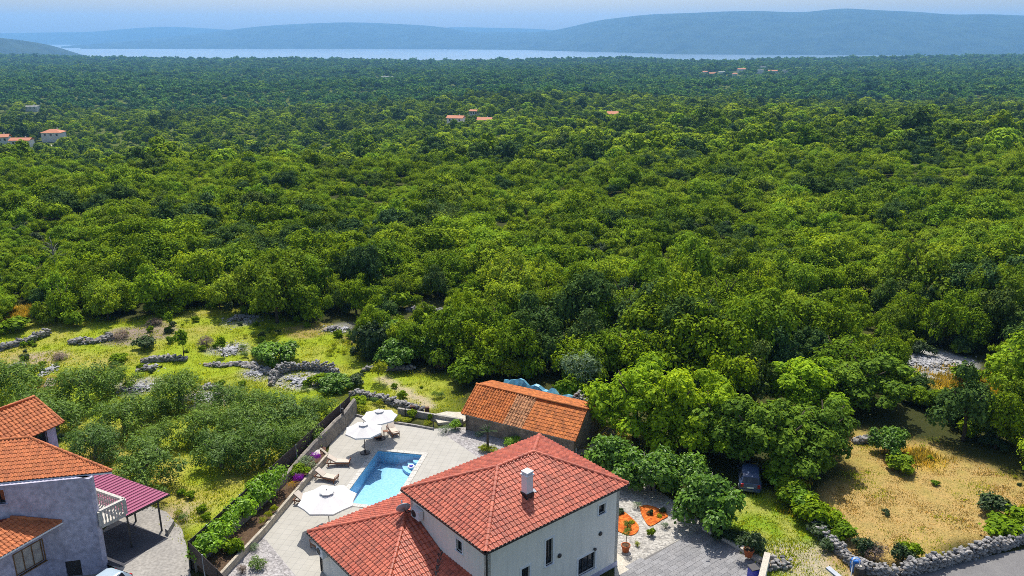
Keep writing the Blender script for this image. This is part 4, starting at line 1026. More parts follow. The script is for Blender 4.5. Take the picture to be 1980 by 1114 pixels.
def dry_wall(name, label, path, h, wd, size, limit=300, cat="stone wall", group=None, rough=.45):
    path = [Vector((p[0], p[1])) for p in path]; t = thing(name, label, cat, (path[0].x, path[0].y, float(terr(path[0].x, path[0].y))), group=group)
    places = []; core = MB()
    for a, c in zip(path[:-1], path[1:]):
        L = (c-a).length; d = (c-a)/L; nn = Vector((-d.y, d.x)); k = max(1, int(L/(size*.86))); rows = max(1, int(round(h/(size*.62))))
        za = float(terr((a.x+c.x)/2, (a.y+c.y)/2))
        core.bar((a.x, a.y, za+h*.22), (c.x, c.y, za+h*.22), wd*.5, h*.44)
        for i in range(k):
            gl = path.index(a)+i/k; tp = min(1, .35+min(gl, len(path)-1-gl)*(len(path)-1)**-.0*1.1); hh = h*tp*(1+random.uniform(-rough, rough*.5)*.6-1.3*rough*max(0, float(vnoise(a.x+d.x*i*L/k, a.y+d.y*i*L/k, 1.7, 9))-.45))
            for r_ in range(rows):
                z_ = za+(r_+.45)*hh/rows
                sides = (-1, 0, 1) if r_ == rows-1 else (-1, 1)
                for s_ in sides:
                    q = a+d*((i+.5+random.uniform(-.25, .25)+(r_ % 2)*.5)*L/k)+nn*(s_*wd*.36*random.uniform(.8, 1.15))
                    sc_ = size*random.uniform(.7, 1.35)
                    places.append((Vector((q.x, q.y, z_+random.uniform(-.03, .05))), sc_, math.atan2(d.y, d.x)))
    core.build("core", "rubble_wall", t)
    places.sort(key=lambda p_: (p_[0]-Vector((0, 0, HC))).length/p_[1]*size)
    def seen(q): px, py = pix(*q[0]); return -5 < px < 1985 and py < 1119
    vis_ = [q for q in places if seen(q)][:limit]; ids = set(id(q) for q in vis_)
    for q, s_, az in vis_:
        M = Euler((random.uniform(-.5, .5), random.uniform(-.5, .5), az+random.uniform(-.6, .6))).to_matrix()
        link("stone", random.choice(STONES), t, q, M, (s_*random.uniform(.95, 1.4), s_, s_*random.uniform(.62, .9)))
    b = MB()
    for pl in places:
        if id(pl) in ids: continue
        q, s_, az = pl; v, f = random.choice(SLOW); M = Euler((random.uniform(-.5, .5), random.uniform(-.5, .5), az+random.uniform(-.6, .6))).to_matrix()
        kx, kz = random.uniform(.95, 1.4), random.uniform(.62, .9)
        b.add([q+M @ Vector((p_.x*s_*kx, p_.y*s_, p_.z*s_*kz)) for p_ in v], f, random.random())
    if b.v: b.build("loose_stones", "limestone_heap", t, kind="stuff")
    return t
def gpl(*pts): return [gp(px, py).to_2d() for px, py in pts]
def curve(pts, k=4):
    o_ = []
    for i in range(len(pts)-1):
        p0, p1, p2, p3 = pts[max(i-1, 0)], pts[i], pts[i+1], pts[min(i+2, len(pts)-1)]
        for j in range(k):
            t = j/k; o_.append(.5*((2*p1)+(p2-p0)*t+(2*p0-5*p1+4*p2-p3)*t*t+(3*p1-p0-3*p2+p3)*t**3))
    return o_+[pts[-1]]
dry_wall("dry_stone_wall", "grey dry stone wall along the road edge of the dry field", curve(gpl((1735, 1112), (1790, 1103), (1860, 1083), (1930, 1063), (2000, 1040), (2120, 1005)), 3), 1.0, .62, .28)
dry_wall("dry_stone_wall", "tumbled dry stone wall running downhill between grass track and dry field", curve(gpl((1566, 1022), (1590, 1042), (1620, 1068), (1650, 1095), (1690, 1112), (1730, 1116)), 3), .85, .6, .26)
dry_wall("dry_stone_wall", "dark dry stone wall behind the far parasols below the grassy path", curve(gpl((676, 762), (700, 768), (735, 774), (775, 788), (815, 800)), 3), .75, .6, .32, 150)
dry_wall("dry_stone_wall", "straight dry stone wall at the left edge climbing to the trees", curve(gpl((-60, 695), (0, 678), (45, 665), (95, 648)), 3), .85, .7, .36, 150)
dry_wall("stone_heap", "broken heap of grey stones under the trees near the straight wall", curve(gpl((135, 662), (165, 664), (195, 660), (218, 655)), 3), .8, 1.3, .42, 120, "stone heap", rough=.6)
dry_wall("dry_stone_wall", "short dark straight wall behind the round topped olive in the meadow", gpl((272, 700), (315, 698), (360, 697)), .75, .6, .34, 120)
dry_wall("dry_stone_wall", "low collapsed wall leading to the round stone enclosure", curve(gpl((395, 706), (430, 708), (462, 706), (500, 714), (528, 726)), 3), .45, .9, .36, 120, rough=.7)
dry_wall("stone_enclosure", "curved dry stone enclosure with a pale floor below the big fig bush", curve(gpl((524, 748), (533, 731), (556, 719), (590, 715), (624, 717), (646, 725), (655, 736)), 4), 1.05, .55, .30, 220, "stone enclosure")
dry_wall("dry_stone_wall", "dark stone ledge under the bushes at the edge of the upper lawn", curve(gpl((700, 716), (730, 716), (765, 716), (800, 714)), 3), .5, .6, .32, 100)
dry_wall("dry_stone_wall", "field wall at the back of the dry field behind the small tree", gpl((1648, 856), (1680, 855), (1712, 859)), .8, .6, .34, 100)
dry_wall("dry_stone_wall", "wall of stones glimpsed between trees in the middle of the woods", gpl((786, 600), (830, 604), (905, 622)), .9, .8, .42, 80)
for px, py, lb_ in ((455, 620, "pile of pale stones at the woodland edge above the forked shrub"), (280, 716, "pile of grey stones between two olives beside the dark wall"), (640, 640, "pale stone pile at the far lawn edge below the trees"), (402, 752, "pile of pale stones between the olives right of the dark wall"), (30, 712, "dark pile of stones at the left behind the orange roof"), (1502, 1098, "pile of stones behind the white wall end by the driveway")):
    q = gp(px, py).to_2d(); dry_wall("stone_heap", lb_, [q+Vector((-.9, 0)), q+Vector((.0, .3)), q+Vector((.9, .1))], .5, 1.1, .36, 60, "stone heap", rough=.6)

# ------------------------------------------------------------------ TERRACE WALL, FENCE, PLANTER
W1 = [gp(686, 800).to_2d(), gp(664, 827).to_2d(), gp(640, 851).to_2d(), gp(606, 884).to_2d(), gp(560, 932).to_2d(), gp(480, 1010).to_2d(), gp(400, 1085).to_2d(), gp(372, 1107).to_2d()]
tw_ = thing("terrace_wall", "rough stone terrace wall with a rounded top below the dark fence", "stone wall", (W1[2].x, W1[2].y, 0))
b = MB(); W1 = [W1[0].lerp(W1[0], 0)]+W1[1:]
hts = [1.55, 1.5, 1.5, 1.4, 1.1, .95, .95, .95]
for i in range(len(W1)-1):
    a, c = W1[i], W1[i+1]; L = (c-a).length; k = int(L/.5)+1
    d = (c-a)/L; nn = Vector((d.y, -d.x))
    prof = [(.26, 0), (.25, .72), (.19, .93), (.06, 1.0), (-.08, .98), (-.2, .88), (-.24, 0)]
    pr_ = None
    for j in range(k+1):
        p_ = a.lerp(c, j/k); h_ = (hts[i]+(hts[i+1]-hts[i])*j/k)*(1+.08*(float(vnoise(p_.x, p_.y, 1.2, 3))-.5))
        rg_ = [(p_.x-nn.x*x_*(1+.15*(float(vnoise(p_.x*3, z_*5+x_*3, 1, 8))-.5)), p_.y-nn.y*x_, z_*h_) for x_, z_ in prof]
        if pr_:
            b.add(pr_+rg_, [(q, 7+q, 8+q, q+1) for q in range(6)][::1])
            b.f[-6:] = [f[::-1] for f in b.f[-6:]] if nn.x*0 else b.f[-6:]
        pr_ = rg_
b.add([(W1[0].x-(W1[1]-W1[0]).normalized().y*x_, W1[0].y+(W1[1]-W1[0]).normalized().x*x_, z_*1.55) for x_, z_ in [(.26, 0), (.25, .72), (.19, .93), (.06, 1.), (-.08, .98), (-.2, .88), (-.24, 0)]], [(0, 1, 2, 3, 4, 5, 6)])
b.build("wall", "terrace_wall", tw_)
fc = thing("fence", "dark screen fence on posts along the olive grove side of the terrace", "fence", gp(366, 1100))
FP = [gp(676.5, 765, 2.0), gp(363.5, 1047, 2.2), gp(450, 1130, 2.2)]
for a, c in ((FP[0], FP[1]), (FP[1], FP[2])):
    L = (c-a).to_2d().length; k = max(2, int(round(L/2.0)))
    for i in range(k):
        p_, q_ = a.lerp(c, i/k), a.lerp(c, (i+1)/k); d = (q_-p_).normalized()
        for s_ in range(6):
            z_ = -.10-.2*s_; MB().bar(p_+d*.04+Vector((0, 0, z_)), q_-d*.04+Vector((0, 0, z_)), .02, .192).build("slat", "fence_slat", fc)
        MB().box((p_.x, p_.y, p_.z/2+.02), (.06, .06, p_.z+.04)).build("post", "grey_metal" if i % 2 else "dark_metal", fc)
    MB().box((c.x, c.y, c.z/2+.02), (.06, .06, c.z+.04)).build("post", "dark_metal", fc)
q = gp(664.5, 829); tag(MB().box((q.x, q.y, 1.0), (.16, .16, 2.0), .7).build("gate_post", "dark_metal"), "black square post standing against the terrace wall beside the parasols", "post")
# planter wall
PWL = [gp(634, 889).to_2d(), gp(606, 919).to_2d(), gp(570, 962).to_2d(), gp(508, 1036).to_2d(), gp(455, 1092).to_2d(), gp(425, 1125).to_2d()]
pl = thing("planter", "long raised planter with a low rendered wall beside the loungers", "planter", (PWL[1].x, PWL[1].y, 0))
b = MB()
for a, c in zip(PWL[:-1], PWL[1:]): b.bar((a.x, a.y, .27), (c.x, c.y, .27), .2, .54)
e = gp(612, 872).to_2d(); b.bar((PWL[0].x, PWL[0].y, .28), (e.x, e.y, .28), .2, .56); b.build("wall", "planter_wall", pl)
holes = [p for p in PWL]+[gp(372, 1100).to_2d(), gp(480, 1003).to_2d(), gp(560, 925).to_2d(), e]
b = MB(); b.prism(holes, .05, .42); b.build("soil", "soil", pl)
q = gp(610, 876, .6); tag(MB().box((q.x, q.y, .62), (.75, .8, .10), .3).build("stone_slab", "coping"), "pale square stone slab lying on the far end of the planter", "stone slab")
q = gp(621, 878, .45); tag(MB().prism(blob(621, 880, .5, .8, 3, 0, 10), .42, .47).build("bark_patch", "brown_block"), "patch of red bark chips beside the pale slab in the planter", "bark patch")
# low garden wall and glass-topped edge at the far end of the terrace
kw = thing("garden_kerb", "low dark stone kerb round the flower border behind the far parasols", "kerb", gp(760, 815))
b = MB()
for a, c in zip(*[(lambda L_: (L_[:-1], L_[1:]))([gp(684, 803), gp(712, 810), gp(760, 818), (gp(800, 824)), gp(839, 831)])][0]): b.bar(a+Vector((0, 0, .07)), c+Vector((0, 0, .07)), .16, .2)
b.build("kerb_stone", "limestone", kw)
fw_ = thing("boundary_wall", "low smooth grey wall behind the flower border left of the outbuilding", "wall", gp(770, 790))
b = MB(); b.bar(gp(770, 800)+Vector((0, 0, .3)), gp(895, 822)+Vector((0, 0, .3)), .25, .6); b.build("wall", "concrete", fw_)
tag(MB().prism(blob(872, 812, 2.1, 1.3, 5), 0, .25).build("rock_slab", "path_slab"), "pale concrete slab sloping beside the left end of the outbuilding", "slab")
for px, py, lb_ in ((784, 806, "thin black post left of the lime green border shrub"), (838, 826, "thin black post at the right end of the border kerb")):
    q = gp(px, py); tag(MB().box((q.x, q.y, .65), (.09, .09, 1.3)).build("lamp_post", "dark_metal"), lb_, "post")
for px, py, lb_ in ((797, 800, "stack of brown hollow blocks at the end of the dark wall"), (826, 803, "single squat stack of brown blocks nearer the outbuilding")):
    q = gp(px, py); t = thing("block_stack", lb_, "block stack", q)
    for i in range(3):
        for j in range(2 if px < 800 else 1): MB().box((q.x+j*.42, q.y+.05*i, .14+.25*i), (.4, .36, .24), .1*i).build("block", "brown_block", t)
# tarps and junk behind and beside the outbuilding
t = thing("tarpaulin", "crumpled blue and green tarpaulin heaped behind the outbuilding", "tarpaulin", sw(-33, 64.0, 0))
b = MB(); V_ = []
for i in range(20):
    for j in range(7):
        a_ = -34.6+i*.40; p_ = sw(a_, 63.0+j*.32, 0); h_ = (2.55-.05*i)*math.sin((j+.6)/7*math.pi)**.6*(.8+.5*float(vnoise(a_, j*.5, .8, 2)))
        V_.append((p_.x, p_.y, h_+.2))
b.add(V_, [(i*7+j, (i+1)*7+j, (i+1)*7+j+1, i*7+j+1) for i in range(19) for j in range(6)]); b.build("sheet", "tarp", t, smooth=False)
dry_wall("stone_heap", "long heap of rubble behind the right half of the outbuilding roof", [sw(-28.6, 63.4, 0).to_2d(), sw(-26.5, 63.3, 0).to_2d(), sw(-24.6, 63.2, 0).to_2d()], 2.9, 1.2, .4, 100, "rubble heap", rough=.4)
def pallet(label, loc, rz, tilt, L=1.2, W=1.0, k=6):
    t = thing("pallet", label, "pallet", loc, rz, world=False); t.rotation_euler = (tilt, 0, rz)
    for i in range(k): MB().box((0, -W/2+W*(i+.5)/k, .12), (L, W/k*.62, .025)).build("plank", "grey_wood", t)
    for x_ in (-L/2+.06, 0, L/2-.06): MB().box((x_, 0, .055), (.09, W, .10)).build("bearer", "grey_wood", t)
pallet("grey wooden pallet on top of the yellow brushwood by the outbuilding", gp(1179, 836, .55), -.5, .12)
pallet("small wooden platform lying in front of the outbuilding corner", gp(1128, 876, .1), .2, 0, 1.5, 1.0, 5)
q0, q1 = gp(1142, 868, .25), gp(1159, 848, .35); tag(MB().bar(q0, q1, .45, .08).build("plank", "grey_wood"), "long weathered plank leaning beside the dark outbuilding gable", "plank")
pallet("pale wooden boards stacked in the olive grove behind the orange roof", gp(97, 742, .4), 1.9, .25, 2.2, .9, 5)
tag(MB().box(gp(1106, 871, .35), (.7, .5, .5), .3).build("metal_box", "grey_metal"), "small pale metal box at the foot of the outbuilding wall", "box")
# driveway edge, white wall, bin, pots, lamp, barrel
kb = thing("driveway_kerb", "grey and pink slab kerb along the shaded driveway edge", "kerb", gp(1420, 1055))
K_ = [gp(1360, 1023), gp(1386, 1036), gp(1410, 1049), gp(1434, 1064), gp(1452, 1075), gp(1471, 1088)]
for i in range(5): MB().bar(K_[i].lerp(K_[i+1], .01)+Vector((0, 0, .14)), K_[i].lerp(K_[i+1], .99)+Vector((0, 0, .14)), .42, .28).build("slab", "coping" if i < 3 else "path_slab", kb)
ww = thing("white_wall", "white boundary wall end with a flat coping beside the driveway", "wall", gp(1480, 1090))
a, c = gp(1485, 1071, .95), gp(1462, 1160, .95); MB().bar(a-Vector((0, 0, .5)), c-Vector((0, 0, .5)), .28, .9).build("wall", "white_render", ww); MB().bar(a+Vector((0, .1, 0)), c, .40, .08).build("coping", "path_slab", ww)
q = gp(1456, 1122); bn = thing("recycling_bin", "blue recycling bin with a dark lid against the white wall", "bin", q)
b = MB(); b.box((q.x, q.y, .46), (.55, .6, .9), .3); b.build("body", "deep_blue_plastic", bn); MB().box((q.x-.02, q.y+.05, .94), (.60, .66, .07), .3).build("lid", "dark_metal", bn)
holed_sheet(G2([(1189, 1067), (1224, 1092), (1203, 1118), (1189, 1118)]), None, .012, "garden_path", "path_slab")
def pot(t, q, r, h, m="terracotta"):
    MB().lathe([(r*.72, 0), (r*.95, h*.8), (r*1.08, h*.8), (r*1.08, h), (r*.9, h), (r*.88, h*.9)], 18, q).build("pot", m, t, smooth=False)
    MB().lathe([(r*.88, 0), (r*.5, .02)], 14, (q[0], q[1], q[2]+h*.9)).build("soil", "soil", t)
def crown_obj(parent, me, loc, s, rz=0, name="foliage"):
    o = link(name, me, parent, loc); o.scale = s if isinstance(s, tuple) else (s,)*3; o.rotation_euler = (0, 0, rz); return o
SH = {}
for nm, mt, sz, asp, lv in (("lemon", "lemon_leaf", .17, .55, 2600), ("silver", "silver_leaf", .13, .3, 2200), ("dark", "dark_leaf", .22, .6, 2200), ("lime", "lime_leaf", .17, .5, 1500), ("purple", "purple_flower", .10, .8, 1300), ("yellow", "yellow_flower", .09, .8, 900), ("fig", "fig_leaf", .34, .85, 2600), ("oak", "oak_leaf", .26, .7, 2600), ("bright", "bright_leaf", .3, .6, 2400), ("twig", "dry_twig", .25, .12, 1800), ("olive", "olive_leaf", .16, .35, 2200)):
    SH[nm] = [crown("foliage", mt, rg, 1.0, 1.5, .12, 6+k, lv, sz*(.9+.2*k), asp, (.32, .55), .5, .25, .9, .5) for k in range(2)]
stem_me = MB().tube([(0, 0, -.1), (.02, .01, .4), (0, .03, .9)], [.05, .04, .02], 6).mesh("stem", "bark")
def shrub(name, label, cat, px, py, kind, r, h=None, group=None, z=0.0, stem=True, loc=None):
    q = Vector(loc) if loc is not None else gp(px, py, z); t = thing(name, label, cat, q, group=group); h = h or r*1.5
    crown_obj(t, SH[kind][hash(label) % 1 + (len(label) % 2)], q, (r, r, h/1.6), random.uniform(0, 6))
    if stem: o = link("stem", stem_me, t, q); o.scale = (1+r*.5, 1+r*.5, h*.6)
    return t
q = gp(1209.5, 1066); t = thing("potted_tree", "small round standard tree in a terracotta pot on the gravel bed", "potted tree", q); pot(t, q, .30, .52)
MB().tube([(q.x, q.y, .4), (q.x+.04, q.y, 1.3)], .022, 6).build("trunk", "bark", t); crown_obj(t, SH["olive"][0], (q.x+.03, q.y, 1.15), (.38, .38, .42))
q = gp(1447, 1075, .28); t = thing("potted_yucca", "bushy dark plant in a terracotta pot on the driveway kerb", "potted plant", q); pot(t, q, .34, .55)
crown_obj(t, SH["dark"][0], (q.x, q.y, .75), (.75, .75, .8))
sl = thing("street_lamp", "pale street lamp head on a curved arm over the verge", "street lamp", gp(1690, 1190))
a = gp(1607, 1103, 6.0); c = gp(1640, 1130, 5.85); bs = gp(1690, 1190)
d = (a-c).normalized(); b = MB(); b.bar(c+d*.5, a+d*.25, .30, .10); b.build("lamp_head", "grey_metal", sl); MB().bar(c+d*.55-Vector((0, 0, .06)), a+d*.15-Vector((0, 0, .06)), .22, .03).build("lens", "white_plastic", sl)
bs = Vector((c.x+.9*(c.x-a.x)/max((c-a).length, .1)*1.2, c.y-.9, 0)); MB().tube([a+d*-.5, c, c.lerp(Vector((bs.x, bs.y, 5.6)), .6), (bs.x, bs.y, 5.3), (bs.x, bs.y, 0)], [.035, .04, .045, .06, .08], 8).build("pole", "grey_metal", sl); sl.location = bs; 
for ch_ in sl.children: ch_.location = tuple(Vector(gp(1690, 1190))-bs)
q = gp(1652, 1104); t = thing("barrel", "bright blue plastic barrel beside the tumbled stone wall", "barrel", q); b = MB(); b.lathe([(.26, 0), (.30, .06), (.30, .28), (.32, .31), (.30, .34), (.30, .60), (.32, .63), (.30, .66), (.29, .86), (.24, .92)], 18, q); b.build("body", "blue_plastic", t); MB().lathe([(.08, 0), (.08, .05)], 10, (q.x-.1, q.y, .92)).build("bung", "white_plastic", t)
q = gp(1660, 1116); t = thing("water_butt", "dark water butt with a white hose curling over it", "water butt", q); MB().lathe([(.30, 0), (.34, .5), (.32, .8), (.30, .8)], 16, q).build("body", "dark_metal", t); MB().lathe([(.14, 0), (.12, .04)], 12, (q.x, q.y, .81)).build("lid", "path_slab", t)
hs = [Vector((q.x-.25+.25*math.cos(a_), q.y+.1+.1*math.sin(a_), .95+.35*math.sin(a_))) for a_ in np.linspace(-.6, 3.6, 12)]; hs.append(Vector((q.x-.7, q.y-.4, .02))); MB().tube(hs, .035, 7).build("hose", "white_plastic", t)

# ------------------------------------------------------------------ BARK BEDS AND GARDEN PLANTS
gravel_mat("orange_bark", (.50, .115, .020), (.34, .07, .015), (.62, .20, .04))
for k, pts in enumerate([[(1192, 988), (1206, 990), (1222, 1003), (1235, 1018), (1232, 1030), (1220, 1036), (1205, 1032), (1190, 1022)], [(1236, 980), (1252, 978), (1275, 985), (1292, 998), (1280, 1006), (1258, 1018), (1247, 1008), (1240, 994)]]):
    P_ = curve([Vector(p_) for p_ in G2(pts+pts[:1])], 3)[:-1]; o = MB().prism([(p_.x, p_.y) for p_ in P_], -.01, .06).build("bark_bed", "orange_bark"); o["kind"] = "structure"
for px, py, kind, r, h, lb_, ct in [
    (1233, 983, "silver", .42, .6, "round grey green bush at the upper tip of the right bark bed", "bush"),
    (1257, 996, "dark", .22, .45, "small dark plant in the middle of the right bark bed", "plant"),
    (1275, 1000, "lime", .25, .25, "low yellow green plant near the right bark bed edge", "plant"),
    (1281, 990, "dark", .28, .35, "dark low plant at the shaded corner of the right bark bed", "plant"),
    (1287, 1022, "silver", .34, .55, "grey green lavender clump alone on the gravel", "plant"),
    (1260, 1036, "oak", .30, .6, "upright green clump in the centre of the gravel bed", "plant"),
    (1232, 1056, "lime", .24, .35, "small yellow green tuft near the driveway edge", "plant"),
    (1200, 994, "dark", .3, .4, "dark green plant at the top of the left bark bed", "plant"),
    (1222, 1012, "lime", .26, .25, "yellow green mound on the left bark bed", "plant"),
    (1213, 1022, "olive", .32, .7, "grey ball shaped plant on the left bark bed", "plant"),
    (862, 836, "silver", .75, .75, "spreading grey green shrub at the terrace corner by the gravel", "shrub"),
    (880, 830, "lemon", .6, .95, "bright green shrub beside the grey shrub near the outbuilding", "shrub"),
    (926, 845, "silver", .55, .5, "silvery cushion plant on gravel under the outbuilding wall", "plant"),
    (936, 872, "lime", .65, .6, "yellow green clump left of the spiky palm", "plant"),
    (953, 874, "lime", .6, .5, "yellow green clump right of the spiky palm", "plant"),
    (990, 862, "lemon", .75, .9, "bright green shrub behind the roof against the outbuilding", "shrub"),
    (826, 824, "lime", .42, .55, "round lime green bush on the border kerb", "bush"),
    (768, 814, "lime", .65, .5, "yellow green spreading plant in the border behind the parasols", "plant"),
    (786, 816, "lime", .55, .4, "low lime plant beside the thin black post", "plant"),
    (797, 808, "oak", .5, .9, "loose reddish green shrub in the flower border", "shrub"),
    (700, 795, "lime", .8, .7, "yellow green shrub at the end of the terrace wall", "shrub"),
    (694, 785, "oak", .9, 1.0, "low green shrub behind the end of the terrace wall", "shrub"),
    (832, 816, "oak", .25, .9, "slim dark green cactus beside the right black post", "cactus"),
    (1390, 1040, "dark", .85, 1.1, "dark bush behind the driveway kerb under the fig", "bush"),
    (1420, 1048, "dark", .75, 1.0, "dark bush between the kerb and the grass track", "bush"),
    (1466, 1072, "dark", .7, 1.2, "dark green bush at the end of the driveway kerb", "bush"),
    (1737, 910, "oak", 1.1, 1.3, "scraggy green bush in the dry field near the small tree", "bush"),
    (1919, 992, "dark", 1.2, 1.5, "dark round bush alone in the right of the dry field", "bush"),
    (1808, 938, "oak", .35, .4, "tiny green tuft in the middle of the dry field", "plant"),
    (1714, 995, "dark", .3, .4, "tiny dark plant in the lower dry field", "plant"),
    (1940, 1034, "oak", 1.5, 1.3, "bright green bramble spilling over the road wall", "bramble"),
    (1985, 1022, "oak", 1.6, 1.5, "green bramble at the right edge above the road wall", "bramble"),
    (1630, 1040, "oak", .9, 1.1, "green bush just inside the tumbled wall", "bush"),
    (1610, 1018, "oak", .9, 1.0, "green bush where the hedge meets the tumbled wall", "bush"),
    (1668, 1075, "dark", .8, 1.5, "dark scrubby bush inside the corner of the field walls", "bush"),
    (1690, 1085, "twig", .9, 1.4, "dry brown brush in the corner of the dry field", "brush"),
    (1745, 1085, "dark", .7, 1.3, "dark shrub at the start of the road wall", "shrub"),
    (1762, 1078, "oak", .7, 1.1, "light green shrub beside the road wall stones", "shrub"),
    (1600, 1060, "dark", .8, .8, "dark ivy clump against the tumbled wall", "ivy"),
    (1580, 1035, "dark", .9, 1.0, "dark shrub at the top end of the tumbled wall", "shrub"),
    (455, 1076, "oak", .7, 1.4, "tall green shrub on the gravel strip by the planter", "shrub"),
    (492, 1062, "silver", .45, .5, "pale green plant in the gravel strip corner", "plant"),
    (498, 1098, "olive", .65, .8, "grey green shrub nearest the camera on the gravel strip", "shrub"),
    (468, 1108, "twig", .4, .6, "dry reddish plant low on the gravel strip", "plant"),
    ]:
    shrub("shrub" if ct in ("shrub", "bush", "bramble", "brush") else "garden_plant", lb_, ct, px, py, kind, r, h)
for px, py, z, kind, r, h, lb_, ct in [
    (395, 1082, .42, "lemon", 1.2, 1.9, "bright lemon shrub nearest the fence corner", "shrub"),
    (418, 1058, .42, "lemon", 1.2, 1.9, "bright lemon shrub second from the fence corner", "shrub"),
    (446, 1030, .42, "lemon", 1.2, 1.9, "bright lemon shrub third along the planter", "shrub"),
    (470, 1004, .42, "lemon", 1.2, 1.9, "bright lemon shrub fourth along the planter", "shrub"),
    (500, 978, .42, "lemon", 1.3, 2.0, "bright lemon shrub opposite the largest parasol", "shrub"),
    (530, 958, .42, "lemon", 1.3, 2.4, "tall bright lemon bush at the end of the lemon row", "shrub"),
    (578, 920, .42, "oak", .8, 1.0, "dark green shrub between the two purple bougainvilleas", "shrub"),
    (592, 904, .42, "silver", .95, 1.1, "blue grey lavender mound in the planter", "lavender"),
    (609, 896, .42, "purple", .62, 1.1, "upper purple bougainvillea by the pole parasol lounger", "bougainvillea"),
    (577, 936, .42, "purple", .5, 1.0, "lower purple bougainvillea near the planter wall", "bougainvillea"),
    (566, 944, .42, "yellow", .55, .7, "yellow flowering clump below the lower bougainvillea", "flowers"),
    (530, 990, .50, "lime", .35, .6, "trailing yellow green plant highest on the planter wall", "trailing plant"),
    (520, 1002, .50, "lime", .32, .6, "trailing yellow green plant midway on the planter wall", "trailing plant"),
    (508, 1014, .50, "lime", .32, .6, "trailing yellow green plant lowest on the planter wall", "trailing plant")]:
    shrub("shrub" if "lemon" in lb_ or "shrub" in lb_ else "flowering_plant", lb_, ct, px, py, kind, r, h, z=z, stem=kind in ("lemon", "oak"))
q = gp(943, 866); t = thing("palm", "small spiky palm on a dark stem in the gravel garden", "palm", q)
MB().tube([q, q+Vector((0, 0, 1.5))], [.12, .08], 8).build("trunk", "bark", t)
for i in range(16):
    a_ = i*2.4; e_ = .2+.7*(i % 4)/3; d = Vector((math.cos(a_)*math.cos(e_), math.sin(a_)*math.cos(e_), math.sin(e_))); p_ = q+Vector((0, 0, 1.5))
    MB().bar(p_, p_+d*.5, .07, .015).bar(p_+d*.5, p_+d*.9-Vector((0, 0, .15)), .05, .012).build("frond", "dark_leaf", t)

# ------------------------------------------------------------------ SINGLE TREES
def tree_from(name, label, cat, q, cme, tme, s, rz, group=None, cname="crown"):
    t = thing(name, label, cat, q, group=group)
    c = link(cname, cme, t, q); c.scale = s; c.rotation_euler = (0, 0, rz)
    k = link("trunk", tme, t, q); k.scale = (s[0], s[1], s[2]); k.rotation_euler = (0, 0, rz)
    return t
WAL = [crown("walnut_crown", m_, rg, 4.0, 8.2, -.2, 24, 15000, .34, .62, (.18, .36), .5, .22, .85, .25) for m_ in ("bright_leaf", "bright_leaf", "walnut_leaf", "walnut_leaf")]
WTR = trunk("walnut_trunk", "bark", rg, 6, .24, 5, 2.0)
for px, py, k, s, lb_, ct in [
    (1228, 850, 0, (1.05, 1.0, 1.0), "tall bright yellow green tree right beside the outbuilding gable", "tree"),
    (1300, 866, 1, (.95, .95, .98), "bright yellow green tree standing right of the tallest bright tree", "tree"),
    (1378, 876, 0, (.95, .9, .86), "lower bright green tree between the tall bright trees and the car", "tree"),
    (1446, 902, 3, (1.05, .9, .86), "dark green walnut tree leaning over the parked dark car", "tree"),
    (1510, 918, 2, (1.0, .9, .86), "broad dark walnut tree with its crown above the hedge top", "tree"),
    (1585, 898, 3, (.84, .78, .80), "dark walnut tree overhanging the left edge of the dry field", "tree"),
    (1545, 800, 1, (1.05, 1.0, .72), "wide bright green tree behind the dark walnut trees", "tree"),
    (1660, 785, 2, (1.15, 1.0, .70), "broad mid green tree behind the field wall", "tree")]:
    tree_from("walnut_tree", lb_, ct, gp(px, py), WAL[k], WTR, s, random.uniform(0, 6))
FIG = [crown("fig_crown", "fig_leaf", rg, 2.4, 3.7, -.1, 17, 8500, .27, .75, (.20, .38), .7, .26, .9, .4) for _ in range(2)]
FTR = trunk("fig_trunk", "fig_trunk", rg, 2.4, .10, 3, 1.2, .2, 3)
for px, py, k, s, lb_ in [
    (1183, 918, 0, (1.0, .95, 1.05), "big leaved fig tree at the back corner of the red roof"),
    (1262, 946, 1, (1.0, .9, 1.0), "big leaved fig tree in the middle of the garden fig row"),
    (1368, 1012, 0, (1.15, .95, 1.2), "largest fig tree shading the gravel and the driveway"),
    (1325, 952, 1, (.8, .8, .9), "fig tree between the middle and the largest fig of the garden row"),
    (533, 700, 1, (1.25, .9, .72), "dense fig bush above the curved stone enclosure"),
    (646, 754, 0, (.8, .6, .5), "low fig bush between the stone enclosure and the dark wall"),
    (770, 706, 0, (1.0, .9, .9), "fig bush at the far right edge of the upper lawn"),
    (820, 690, 1, (1.1, .9, .95), "fig bush deeper in the woods edge behind the upper lawn"),
    (760, 660, 0, (1.0, .9, .8), "fig bush at the corner where lawn meets woodland"),
    (1716, 878, 1, (.62, .6, .72), "small fig tree standing at the back of the dry field")]:
    tree_from("fig_tree", lb_, "fig tree", gp(px, py), FIG[k], FTR, s, random.uniform(0, 6))
OLV = [crown("olive_crown", "olive_leaf", rg, 2.3, 3.4, -.1, 22, 11000, .24, .30, (.16, .36), .55, .34, 1.05, .9) for _ in range(3)]
OTR = trunk("olive_trunk", "fig_trunk", rg, 2.4, .16, 4, 1.1, .3)
